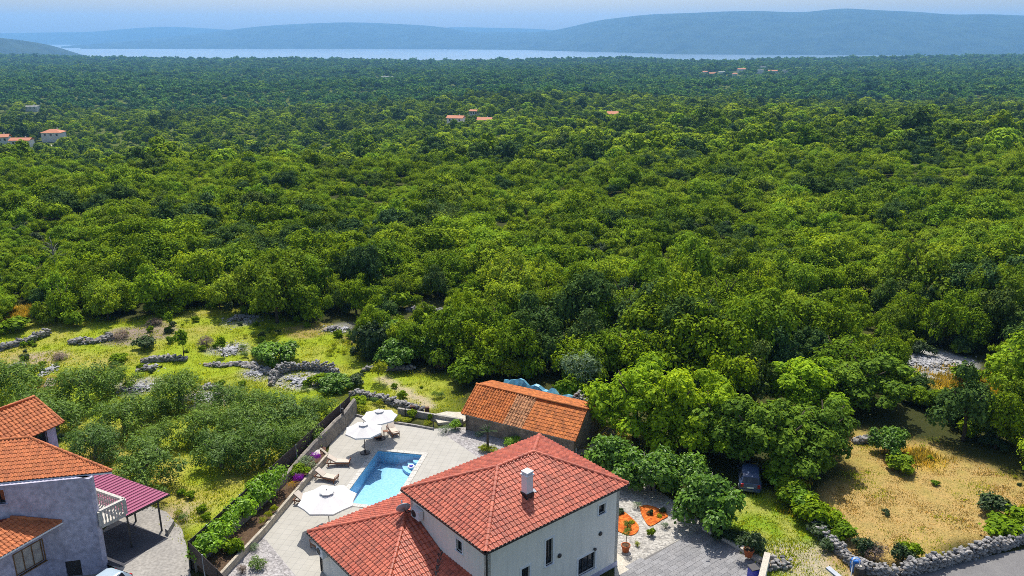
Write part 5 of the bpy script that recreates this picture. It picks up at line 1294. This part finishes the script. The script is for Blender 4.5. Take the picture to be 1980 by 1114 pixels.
for i, (px, py, s, lb_) in enumerate([
    (30, 735, 1.15, "olive tree at the left edge above the orange roofs"), (165, 752, 1.25, "large olive tree between the wooden boards and the dark wall"),
    (345, 752, 1.12, "round topped olive tree below the short dark wall"), (446, 768, .95, "olive tree left of the stone enclosure"),
    (496, 775, .85, "olive tree just below the stone enclosure"), (604, 785, .85, "olive tree nearest the upper end of the fence"),
    (105, 800, 1.15, "olive tree right behind the upper orange roof"), (238, 805, 1.15, "olive tree in the second row above the carport"),
    (180, 850, 1.0, "olive tree close behind the magenta carport"), (275, 905, 1.15, "olive tree in front of the carport corner"),
    (395, 812, 1.0, "olive tree at the left of the sunny clearing in the grove"), (468, 815, 1.1, "olive tree in the middle of the grove"),
    (545, 805, 1.1, "olive tree beside the fence in the upper grove"), (425, 868, 1.05, "olive tree casting shade on the lower clearing"),
    (505, 862, 1.1, "lowest olive tree against the dark fence"), (300, 835, .8, "small olive tree left of the sunny clearing"),
    (60, 775, 1.0, "olive tree beyond the rear roof ridge"), (585, 830, .85, "small olive tree against the middle of the fence"), (215, 725, .8, "small olive tree above the large olive"), (290, 775, .75, "low olive tree between two bigger olives in the upper grove")]):
    q = gp(px, py, 1.7); q.z = 0
    tree_from("olive_tree", lb_, "olive tree", q, OLV[i % 3], OTR, (s, s, s*random.uniform(.9, 1.05)), random.uniform(0, 6), "olive trees behind the terrace fence")
# small trees and bushes of the meadow
SAP = crown("sapling_crown", "oak_leaf", rg, .75, 2.6, .9, 9, 1300, .26, .6, (.35, .55), .5, .3, 1.2)
STR = trunk("sapling_trunk", "bark", rg, 2.6, .05, 3, .4)
for px, py, me_, s, lb_ in [(356, 692, SAP, 1.1, "slender dark sapling standing at the end of the dark wall"), (432, 690, SAP, .8, "small forked shrub above the grey scree"), (330, 640, SAP, .8, "thin young tree below the woodland edge")]:
    tree_from("sapling", lb_, "sapling", gp(px, py), me_, STR, (s, s, s), 1)
q = gp(733, 742); t = thing("young_tree", "lime yellow young tree beside the grassy path", "young tree", q)
crown_obj(t, SH["lime"][1], (q.x, q.y, .7), (1.05, 1.05, 1.1), 0, "crown"); o = link("trunk", stem_me, t, q); o.scale = (1, 1, 1.6)
for px, py, kind, r, h, lb_ in [
    (280, 675, "dark", 1.4, 1.5, "round dark bush in the middle of the meadow"), (716, 690, "dark", 2.0, 4.2, "dark rounded bush at the right edge of the upper lawn"),
    (1130, 760, "silver", 2.6, 4.8, "pale silvery tree left of the tallest bright tree"), (985, 735, "lime", 1.6, 2.6, "yellow green bush just behind the outbuilding ridge"),
    (900, 742, "oak", 1.9, 2.8, "green bush at the left of the outbuilding roof"), (850, 715, "twig", 1.1, 1.6, "dry grey bush at the woods edge above the lawn"),
    (300, 628, "twig", 1.2, .8, "patch of dry purple brush below the trees"), (235, 655, "twig", 1.3, .9, "larger patch of dry brush right of the stone heap"),
    (115, 695, "twig", 1.0, .7, "dry brush below the straight wall"), (400, 670, "twig", 1.2, 1.2, "dry brush between the two slim saplings"),
    (690, 745, "dark", 1.0, 1.2, "dark shrub on the wall beside the fence end"), (30, 640, "oak", 2.0, 1.6, "green bush below the yellow grass patch"),
    (1170, 858, "yellow", .95, .8, "heap of yellow dry brushwood beside the outbuilding gable"), (230, 700, "oak", 1.0, 1.0, "low green bush left of the dark wall"),
    (620, 745, "oak", 1.1, 1.3, "green shrub behind the stone enclosure opening"), (1870, 742, "oak", 1.6, 1.8, "green bush on the yellow glade among the trees"),
    (1105, 770, "oak", 1.6, 2.6, "green bush at the upper right corner of the outbuilding roof")]:
    shrub("shrub", lb_, "bush", px, py, kind, r, h)
dt = thing("dead_tree", "bare pale dead tree among dark trees at the left of the woods", "dead tree", gp(112, 545))
b = MB(); q = gp(112, 545)
for i in range(22):
    a_ = i*2.4; l_ = random.uniform(.8, 2.0); z_ = random.uniform(2.0, 5.5); p0_ = q+Vector((0, 0, z_)); d = Vector((math.cos(a_), math.sin(a_), random.uniform(.2, .9)))*l_
    b.tube([p0_, p0_+d*.5+Vector((0, 0, .2)), p0_+d], [.05, .03, .01], 5)
b.tube([q, q+Vector((0, 0, 6.0))], [.2, .06], 7); b.build("trunk", "pale_bark", dt)
# hedge along the track
HG = [(1500, 935), (1512, 952), (1524, 966), (1536, 978), (1548, 990), (1560, 1002), (1572, 1014)]
for i, ((px, py), lb_) in enumerate(zip(HG, ("hedge bush at the top beside the dark car's shade", "second hedge bush down from the dark car", "third hedge bush down from the dark car", "middle hedge bush with bright tips", "hedge bush just above the wall end", "hedge bush touching the tumbled wall end", "lowest hedge bush against the tumbled wall"))):
    shrub("hedge_bush", lb_, "hedge bush", px, py, ("oak", "lemon", "oak", "oak", "lemon", "oak", "oak")[i], 1.25, 1.9, "hedge bushes along the grass track")

# ------------------------------------------------------------------ CARS
def car(label, loc, rz, body_m):
    t = thing("car", label, "car", loc, rz, world=False)
    L = 3.9; st = [(-1.95, .30, .62, .62, .72, .60), (-1.88, .25, .84, .90, .80, .66), (-1.5, .22, .90, 1.30, .83, .60), (-1.2, .20, .92, 1.44, .84, .60), (-.2, .20, .92, 1.47, .84, .60), (.35, .20, .92, 1.40, .84, .58), (.95, .20, .93, .97, .84, .70), (1.5, .22, .84, .86, .82, .68), (1.85, .27, .70, .72, .76, .62), (1.95, .34, .52, .54, .66, .55)]
    b = MB(); n_ = 12
    for x, zb, zm, zt, wm, wt in st:
        half = [(wm*.9, zb), (wm, zb+.12), (wm, zm-.05), (wm*.97, zm), (wt, zt-.03), (wt*.8, zt)]
        ring = [(x, y, z) for y, z in half]+[(x, -y, z) for y, z in reversed(half)]; b.v += ring; b.t += [.5]*n_
    for i in range(len(st)-1):
        for k in range(n_): b.f.append((i*n_+k, i*n_+(k+1) % n_, (i+1)*n_+(k+1) % n_, (i+1)*n_+k))
    b.f += [tuple(range(n_)), tuple((len(st)-1)*n_+k for k in reversed(range(n_)))]
    b.build("body", body_m, t, smooth=False)
    def quad(name, pts, m_, par=None):
        b = MB(); c_ = [Vector(p) for p in pts]; nn = (c_[1]-c_[0]).cross(c_[2]-c_[0]).normalized(); b.add([p+nn*.012 for p in c_]+[p-nn*.01 for p in c_], [(0, 1, 2, 3), (7, 6, 5, 4), (0, 4, 5, 1), (1, 5, 6, 2), (2, 6, 7, 3), (3, 7, 4, 0)]); b.build(name, m_, par or t)
    quad("windscreen", [(.92, -.66, .98), (.92, .66, .98), (.40, .50, 1.37), (.40, -.50, 1.37)], "glass_dark")
    quad("rear_window", [(-1.84, .64, .95), (-1.84, -.64, .95), (-1.53, -.54, 1.28), (-1.53, .54, 1.28)], "glass_dark")
    for s_ in (-1, 1):
        for x0_, x1_, y0_ in ((-1.42, -.50, 1.38), (-.42, .42, 1.38)):
            quad("side_window", [(x0_, s_*.815, .97), (x1_+(.35 if x1_ > 0 else 0), s_*.815, .97), (x1_, s_*.60, y0_), (x0_+.1, s_*.60, y0_)][::s_], "glass_dark")
        for x_ in (-1.25, 1.22):
            M = Matrix.Rotation(R(90), 3, 'X'); w_ = MB(); w_.lathe([(.20, -.09), (.29, -.09), (.30, 0), (.29, .09), (.20, .09)], 18); w_.v = [tuple(M @ Vector(v)+Vector((x_, s_*.76, .30))) for v in w_.v]; wl_ = w_.build("wheel", "rubber", t)
            r_ = MB(); r_.lathe([(.19, -.10), (.19, .10), (.05, .11)], 12); r_.v = [tuple(M @ Vector(v)+Vector((x_, s_*.765, .30))) for v in r_.v]; r_.build("rim", "grey_metal", wl_)
        MB().box((-1.93, s_*.62, .76), (.10, .20, .24)).build("tail_light", "lamp_red", t); MB().box((1.86, s_*.56, .62), (.14, .26, .14)).build("headlight", "white_plastic", t)
        MB().box((.55, s_*.92, 1.0), (.12, .16, .10)).build("mirror", body_m, t)
    MB().box((-1.965, 0, .62), (.02, .52, .11)).build("number_plate", "white_plastic", t); MB().box((-1.97, 0, .40), (.10, 1.40, .16)).build("bumper", body_m, t); MB().box((1.96, 0, .42), (.08, 1.25, .16)).build("bumper", body_m, t)
    return t
q = gp(1447, 944); car("dark blue hatchback parked in deep shade under the walnut trees", (q.x+.3, q.y+.9, 0), R(76), "car_blue")
q = gp(226, 1097, .87)+Vector((math.cos(R(-112)), math.sin(R(-112)), 0))*1.5; car("silver blue car parked in the yard below the grey house", (q.x, q.y, -.60), R(-112), "car_silver")

# ------------------------------------------------------------------ THE WOODS: the nearest 300 trees are things, the rest one mass
FEDGE = [(-900, 660), (-100, 640), (60, 612), (110, 636), (250, 622), (330, 606), (420, 598), (445, 612), (480, 622), (560, 632), (640, 622), (690, 640), (705, 700), (830, 706), (880, 728), (930, 733), (1000, 730), (1130, 742), (1180, 790), (1300, 812), (1420, 830), (1560, 770), (1640, 770), (1650, 812), (1720, 822), (1800, 832), (1840, 862), (1890, 898), (1960, 922), (2050, 952), (2300, 1020), (2600, 1090)]
GLADES = [[(1735, 692), (1860, 690), (1950, 745), (1930, 810), (1850, 800), (1760, 735)], [(1150, 770), (1200, 730), (1330, 740), (1400, 790), (1300, 860)], [(780, 592), (910, 618), (900, 640), (780, 612)], [(1470, 770), (1760, 770), (1700, 830), (1480, 840)]]
TR = random.Random(5); spots = []
def species(x_, y_, k):
    v = .62*float(vnoise(x_, y_, 12, 61))+.25*float(vnoise(x_, y_, 45, 62))+TR.uniform(-.05, .30)
    kind = 2 if v < .37 else (3 if v > .66 else TR.randrange(2))
    return kind+4*TR.randrange(k//4)
yy = 60.0
while yy < 262:
    st_ = 3.15+.0065*max(0, yy-80)
    xx = -yy*.82-8
    while xx < yy*.82+8:
        x_, y_ = xx+TR.uniform(-1.3, 1.3), yy+TR.uniform(-1.2, 1.2); xx += st_
        px, py = pix(x_, y_, 0)
        if py > np.interp(px, [e_[0] for e_ in FEDGE], [e_[1] for e_ in FEDGE]): continue
        if any(inside((px, py), g_) for g_ in GLADES): continue
        big = float(vnoise(x_, y_, 14, 21))
        s = (.40+.66*big)*TR.uniform(.52, 1.28)*(1.4 if TR.random() < .10 else 1); s = min(s, 1.32)
        if 1730 < px < 1945 and 680 < py < 850: s = min(s, .40)
        if TR.random() < .10: continue
        spots.append([x_, y_, float(terr(x_, y_))-.1, TR.uniform(0, 6.28), s, species(x_, y_, 12), px, py])
    yy += st_*.86
zones = [(0, "above the straight wall"), (200, "above the stone heap"), (420, "above the meadow"), (600, "above the far lawn"), (760, "behind the upper lawn"), (930, "behind the outbuilding"), (1150, "behind the tallest bright trees"), (1350, "behind the dark walnuts"), (1550, "left of the stony glade"), (1720, "around the stony glade"), (1880, "at the right edge")]
kindtxt = ["rounded", "low spreading", "tall", "broad", "low rounded", "tall domed", "full crowned", "uneven", "tall narrow", "low bushy", "high crowned", "many lobed"]
inv = sorted([s for s in spots if -20 < s[6] < 2000], key=lambda s: s[1]-3*s[4])
near_ = inv[:300]; ids = set(id(s) for s in near_)
for s in near_:
    zn = [z_ for z_ in zones if s[6] >= z_[0]-30][-1][1]; dpt = float(np.interp(s[6], [e_[0] for e_ in FEDGE], [e_[1] for e_ in FEDGE]))-s[7]; clr = ("green", "green", "dark green", "yellow green")[s[5] % 4]; row = ["front row", "second row", "third row", "fourth row", "back rows"][min(4, int(dpt/26))]; szt = "small " if s[4] < .62 else ("large " if s[4] > 1.0 else "")
    t = tree_from("oak_tree", f"{szt}{kindtxt[s[5]]} {clr} tree, {row} {zn}", "tree", Vector(s[:3]), OAK[s[5]][0], OAK[s[5]][1], (s[4]*random.uniform(.9, 1.12), s[4], s[4]*random.uniform(1.05, 1.5)), s[3], "trees of the woods")
byl = {}
for o in COL.objects:
    if o.name.startswith("oak_tree"): byl.setdefault(o["label"], []).append(o)
ORD = ["first", "second", "third", "fourth", "fifth", "sixth", "seventh", "eighth", "ninth", "tenth", "eleventh", "twelfth"]
for lb_, os_ in byl.items():
    if len(os_) < 2: continue
    os_.sort(key=lambda o: pix(*o.location)[0])
    nm_ = {2: ["left one", "right one"], 3: ["left one", "middle one", "right one"]}.get(len(os_), [w_+" from left" for w_ in ORD])
    for o, w_ in zip(os_, nm_): o["label"] = f"{lb_}, {w_}"
rest = [s[:6] for s in spots if id(s) not in ids]
MIDP = [crown("mid_crown", ("oak_leaf", "oak_leaf", "holm_leaf", "fresh_leaf")[k], rg, 3.0, [5.2, 4.2, 6.0, 4.8][k], .6, 9+k, 2400, .52, .8, (.26, .46), .55, .2, .85) for k in range(4)]
FARP = [crown("far_crown", "far_leaf", rg, 3.4, [5.0, 4.0, 6.0, 4.6][k], .2, 8+k, 900, .85, .85, (.26, .46), .55, .2, .85) for k in range(4)]
HOUSES = [  # px, py of the base, width, depth, height, roof kind, turn, label
    (106, 274, 15, 11, 6.0, "hip", .1, "white house with a broad orange hip roof at the left edge of the plain"), (44, 284, 15, 8, 3.6, "gable", .05, "low house with a long orange roof below the hip roofed house"),
    (4, 280, 12, 9, 4.6, "gable", .3, "small house with orange roofs cut by the left edge"), (62, 214, 17, 9, 4.0, "flat", .1, "pale flat roofed house alone in the left plain"),
    (882, 244, 15, 9, 6.0, "gable", -.25, "white gabled farmhouse with a faded orange roof in the middle of the plain"), (937, 245, 13, 9, 4.6, "gable", -.1, "smaller farmhouse with an orange roof right of the dark cypress"),
    (1173, 232, 19, 9, 3.8, "gable", -.05, "long orange roofed house alone right of the farm"),
    (918, 224, 9, 6, 3.2, "gable", -.4, "small dark barn behind the farm"), (749, 152, 30, 8, 3.5, "flat", .1, "long pale shed far off in the plain"),
    (1377, 147, 20, 12, 5, "gable", .2, "leftmost small house of the distant village"), (1363, 143, 14, 10, 4, "gable", 0, "tiny pale house left of the distant village"),
    (1396, 143, 18, 10, 4, "flat", 0, "pale low house in the left half of the distant village"), (1420, 147, 12, 10, 4, "gable", 0, "tiny house low in the distant village"),
    (1433, 140, 22, 12, 7, "gable", .1, "pink roofed big house in the middle of the distant village"), (1468, 141, 22, 12, 6, "flat", 0, "white long house in the distant village"),
    (1475, 135, 16, 12, 9, "flat", 0, "tallest white house at the top of the distant village"), (1494, 142, 26, 12, 5, "gable", -.1, "orange roofed house right of the white village houses"),
    (1518, 139, 14, 8, 3, "flat", 0, "rightmost white hut of the distant village"), (606, 120, 30, 14, 6, "gable", 0, "pale building on the skyline above the sea"), (1475, 216, 10, 7, 3, "flat", 0, "sandy coloured hut in the right plain"), (1500, 216, 8, 6, 3, "flat", .2, "white hut beside the sandy hut in the right plain")]
HPOS = []
for (px, py, wd, dp2, hh, rk, rz, lb_) in HOUSES:
    wd *= .85; dp2 *= .85; hh *= .85; q = ground_hit(px, py, 0.0); d = q.y; HPOS.append((q.x, q.y, wd))
    t = thing("far_house", lb_, "house", q, rz, "houses scattered over the wooded plain", world=False)
    z0_ = -1.5; hh += 1.5
    b = MB(); b.box((0, 0, (hh+z0_)/2), (wd, dp2, hh-z0_)); b.build("wall", "far_wall", t)
    b = MB(); e_ = .5; x1, y1 = wd/2+e_, dp2/2+e_; rh = dp2*.22
    if rk == "gable":
        b.slab([(-x1, -y1, hh), (x1, -y1, hh), (x1, 0, hh+rh), (-x1, 0, hh+rh)], .25); b.slab([(x1, y1, hh), (-x1, y1, hh), (-x1, 0, hh+rh), (x1, 0, hh+rh)], .25)
        b.add([(-wd/2, -dp2/2, hh), (-wd/2, dp2/2, hh), (-wd/2, 0, hh+rh*.9)], [(0, 2, 1)]); b.add([(wd/2, -dp2/2, hh), (wd/2, dp2/2, hh), (wd/2, 0, hh+rh*.9)], [(0, 1, 2)])
    elif rk == "hip":
        b.slab([(-x1, -y1, hh), (x1, -y1, hh), (x1-y1, 0, hh+rh), (-x1+y1, 0, hh+rh)], .2); b.slab([(x1, y1, hh), (-x1, y1, hh), (-x1+y1, 0, hh+rh), (x1-y1, 0, hh+rh)], .2); b.slab([(x1, -y1, hh), (x1, y1, hh), (x1-y1, 0, hh+rh)], .2); b.slab([(-x1, y1, hh), (-x1, -y1, hh), (-x1+y1, 0, hh+rh)], .2)
    else: b.box((0, 0, hh+.15), (wd+.6, dp2+.6, .3))
    b.build("roof", "far_roof" if rk != "flat" else "far_wall", t)
    if d < 1300:
        for s_ in (-.3, 0, .3):
            MB().box((wd*s_, -dp2/2-.03, hh-1.6), (1.2, .12, 1.4)).build("window", "glass_dark", t)
        MB().box((wd*.2, dp2*.1, hh+rh), (.6, .6, 1.4)).build("chimney", "far_wall", t)
HX = np.array([h[0] for h in HPOS]); HY = np.array([h[1] for h in HPOS]); HW = np.array([h[2] for h in HPOS])
def clear_of_houses(x_, y_):
    rel = HY-y_; lat = np.abs(x_-HX*y_/HY)
    return not np.any(((lat < HW*.62+2) & (rel > -10) & (rel < 13+HY*.042)))
yard_m = None
for (px, py, rx, ry) in ((895, 246, 14, 20), (925, 247, 10, 16), (112, 284, 9, 12)):
    q = ground_hit(px, py); o = MB().prism([(q.x+rx*math.cos(a_), q.y+ry*math.sin(a_)) for a_ in np.linspace(0, 6.0, 14)], q.z-3, q.z+.6).build("farm_yard", "path_slab"); o["kind"] = "structure"
rest = [s for s in rest if clear_of_houses(s[0], s[1])]
mid = []; yy = 262.0
while yy < 980:
    st_ = 4.2+.0035*yy; xx = -yy*.70-10
    while xx < yy*.70+10:
        x_, y_ = xx+TR.uniform(-1.9, 1.9), yy+TR.uniform(-1.9, 1.9); xx += st_
        if not clear_of_houses(x_, y_) or TR.random() < .12+.25*float(vnoise(x_, y_, 60, 31)): continue
        s = (.42+.75*float(vnoise(x_, y_, 18, 22)))*TR.uniform(.6, 1.4)*(1.5 if TR.random() < .07 else 1)
        mid.append([x_, y_, float(terr(x_, y_))-.2, TR.uniform(0, 6.28), s*(1+.0003*yy), species(x_, y_, 4)])
    yy += st_*.9
far = []
while yy < 4150:
    st_ = 5.6+.0036*yy; n_ = int(1.45*yy/st_)
    for i in range(n_):
        x_, y_ = (i-n_/2+TR.uniform(-.6, .6))*st_, yy+TR.uniform(-.6, .6)*st_
        if not clear_of_houses(x_, y_) or TR.random() < .26: continue
        z_ = float(terr(x_, y_))
        if z_ < -148: continue
        far.append([x_, y_, z_-.3, TR.uniform(0, 6.28), (.5+.8*float(vnoise(x_, y_, 40, 23)))*TR.uniform(.55, 1.7)*(1+.00028*yy), TR.randrange(4)])
    yy += st_*1.05
print("woods", len(spots), len(rest), len(mid), len(far))
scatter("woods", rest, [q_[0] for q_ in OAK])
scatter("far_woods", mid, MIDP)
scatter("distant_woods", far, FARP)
# undergrowth between the trunks
ug = []
for s in spots:
    if s[1] < 150 and TR.random() < .8:
        x_, y_ = s[0]+TR.uniform(-2, 2), s[1]+TR.uniform(-2.5, .8); px, py = pix(x_, y_, 0)
        if py < np.interp(px, [e_[0] for e_ in FEDGE], [e_[1] for e_ in FEDGE])+6: ug.append([x_, y_, float(terr(x_, y_))-.1, TR.uniform(0, 6), TR.uniform(.7, 1.7), TR.randrange(4)])
scatter("undergrowth", ug, [SH["oak"][0], SH["oak"][1], SH["dark"][0], SH["oak"][1]])
# cypress by the farm, pylons and a mast far off
q = ground_hit(916, 245); t = thing("dark_tree", "dark domed evergreen between the two farmhouses", "tree", q); crown_obj(t, FARP[1], q, (1.5, 1.5, 2.0), 0, "crown"); o = link("trunk", OAK[0][1], t, q); t.children[0].data.materials  # crown keeps its own leaf colour
for px, py, hh, lb_ in ((122, 103, 30, "left hand electricity pylon on the skyline before the sea"), (139, 103, 30, "right hand electricity pylon on the skyline before the sea"), (982, 118, 26, "thin radio mast on the skyline before the sea")):
    q = ground_hit(px, py+9); t = thing("pylon" if "pylon" in lb_ else "mast", lb_, "pylon" if "pylon" in lb_ else "mast", q, world=False)
    b = MB()
    for sx in (-1, 1):
        for sy in (-1, 1): b.bar((sx*2.2, sy*2.2, 0), (sx*.4, sy*.4, hh), .35, .35)
    for k in range(6):
        z_ = hh*k/6; r_ = 2.2-1.8*k/6; b.bar((-r_, -r_, z_), (r_*.8, -r_, z_+hh/6), .2, .2); b.bar((r_, -r_, z_), (-r_*.8, -r_, z_+hh/6), .2, .2)
    b.build("lattice", "grey_metal", t)
    if "pylon" in lb_: MB().bar((-6, 0, hh*.85), (6, 0, hh*.85), .5, .5).build("crossarm", "grey_metal", t)

# ------------------------------------------------------------------ GRASS
def tuft(name, m_, rng, blades=26, h=.32, spread=.22, wd=.03):
    P = np.stack([rng.normal(0, spread, blades), rng.normal(0, spread, blades), np.zeros(blades)], 1); a = rng.uniform(0, 6.283, blades); hh = h*rng.uniform(.5, 1.2, blades); ln = rng.uniform(.1, .8, blades)
    dx, dy = np.cos(a), np.sin(a); side = np.stack([-dy, dx, 0*a], 1)*wd; tip = P+np.stack([dx*ln*hh, dy*ln*hh, hh], 1)
    V = np.stack([P-side, P+side, tip], 1).reshape(-1, 3); F = np.arange(blades*3).reshape(-1, 3)
    return np_mesh(name, V, F, np.repeat(rng.uniform(0, 1, blades), 3), m_)
GR = [tuft("grass_tuft", "grass_blade", rg, 26, .13, .30, .034) for _ in range(3)]
SW = [tuft("straw_tuft", "straw_blade", rg, 22, .10, .32, .03) for _ in range(3)]
OC = [tuft("ochre_tuft", "ochre_blade", rg, 30, .34, .28, .035) for _ in range(2)]
NOGO = [DECK, YARD, DRIVE, BED, GARDEN, GRAVL, PLANT, ROADP]
def fill(poly, per, rng, keep=lambda x, y: True, pad=1.0):
    xs_ = [p[0] for p in poly]; ys_ = [p[1] for p in poly]; A = (max(xs_)-min(xs_))*(max(ys_)-min(ys_)); k = int(A*per)
    x, y = rng.uniform(min(xs_), max(xs_), k), rng.uniform(min(ys_), max(ys_), k); ok = sdist(x, y, poly) > -pad*rng.random(k)
    for g_ in NOGO: ok &= ~inside_np(x, y, g_)
    ok &= seg_dist(x, y, PATHP, False) > .7*rng.random(k)+.2
    return x[ok], y[ok]
gpts = []; spts = []
for poly, per, dry in ((MEADOW, 2.8, .14), (OLIVEY, 2.8, .02), (LAWN, 6.0, .14)):
    x, y = fill(poly, per, rg); z = terr(x, y); nz = vnoise(x, y, 3.1, 1)*.5+vnoise(x, y, 9, 4)*.5
    for i in range(len(x)):
        (spts if nz[i] > 1-dry-.12+.3*rg.random() else gpts).append([x[i], y[i], z[i]-.02, rg.uniform(0, 6.28), rg.uniform(.6, 1.5)*(1.0), rg.integers(0, 3)])
x, y = fill(FIELD, 7.0, rg); z = terr(x, y); nz = vnoise(x, y, 1.6, 77)
for i in range(len(x)):
    (gpts if nz[i] > .66 and rg.random() < .55 else spts).append([x[i], y[i], z[i]-.02, rg.uniform(0, 6.28), rg.uniform(.5, 1.3), rg.integers(0, 3)])
scatter("grass", gpts, GR); scatter("dry_grass", spts, SW)
op = []
for px, py, rx, ry in ((25, 605, 4.5, 2.4), (1890, 745, 5, 4), (1775, 885, 2.2, 1.6), (1560, 985, .9, 5)):
    q = gp(px, py)
    for _ in range(int(rx*ry*14)): op.append([q.x+rg.normal(0, rx*.5), q.y+rg.normal(0, ry*.5), -.02, rg.uniform(0, 6), rg.uniform(.7, 1.6), rg.integers(0, 2)])
scatter("tall_dry_grass", op, OC)
wd_ = []
for poly, k, lo, hi in ((MEADOW, 170, .12, .55), (FIELD, 50, .10, .30), (OLIVEY, 60, .15, .45), (LAWN, 30, .1, .3)):
    x, y = fill(poly, k/600, rg)
    for i in range(len(x)):
        if float(vnoise(x[i], y[i], 3.2, 91)) > .56: wd_.append([x[i], y[i], float(terr(x[i], y[i]))-.05, rg.uniform(0, 6), rg.uniform(lo, hi), rg.integers(0, 5)])
scatter("weeds", wd_, [SH["oak"][0], SH["olive"][0], SH["oak"][1], SH["lime"][0], SH["dark"][1]])
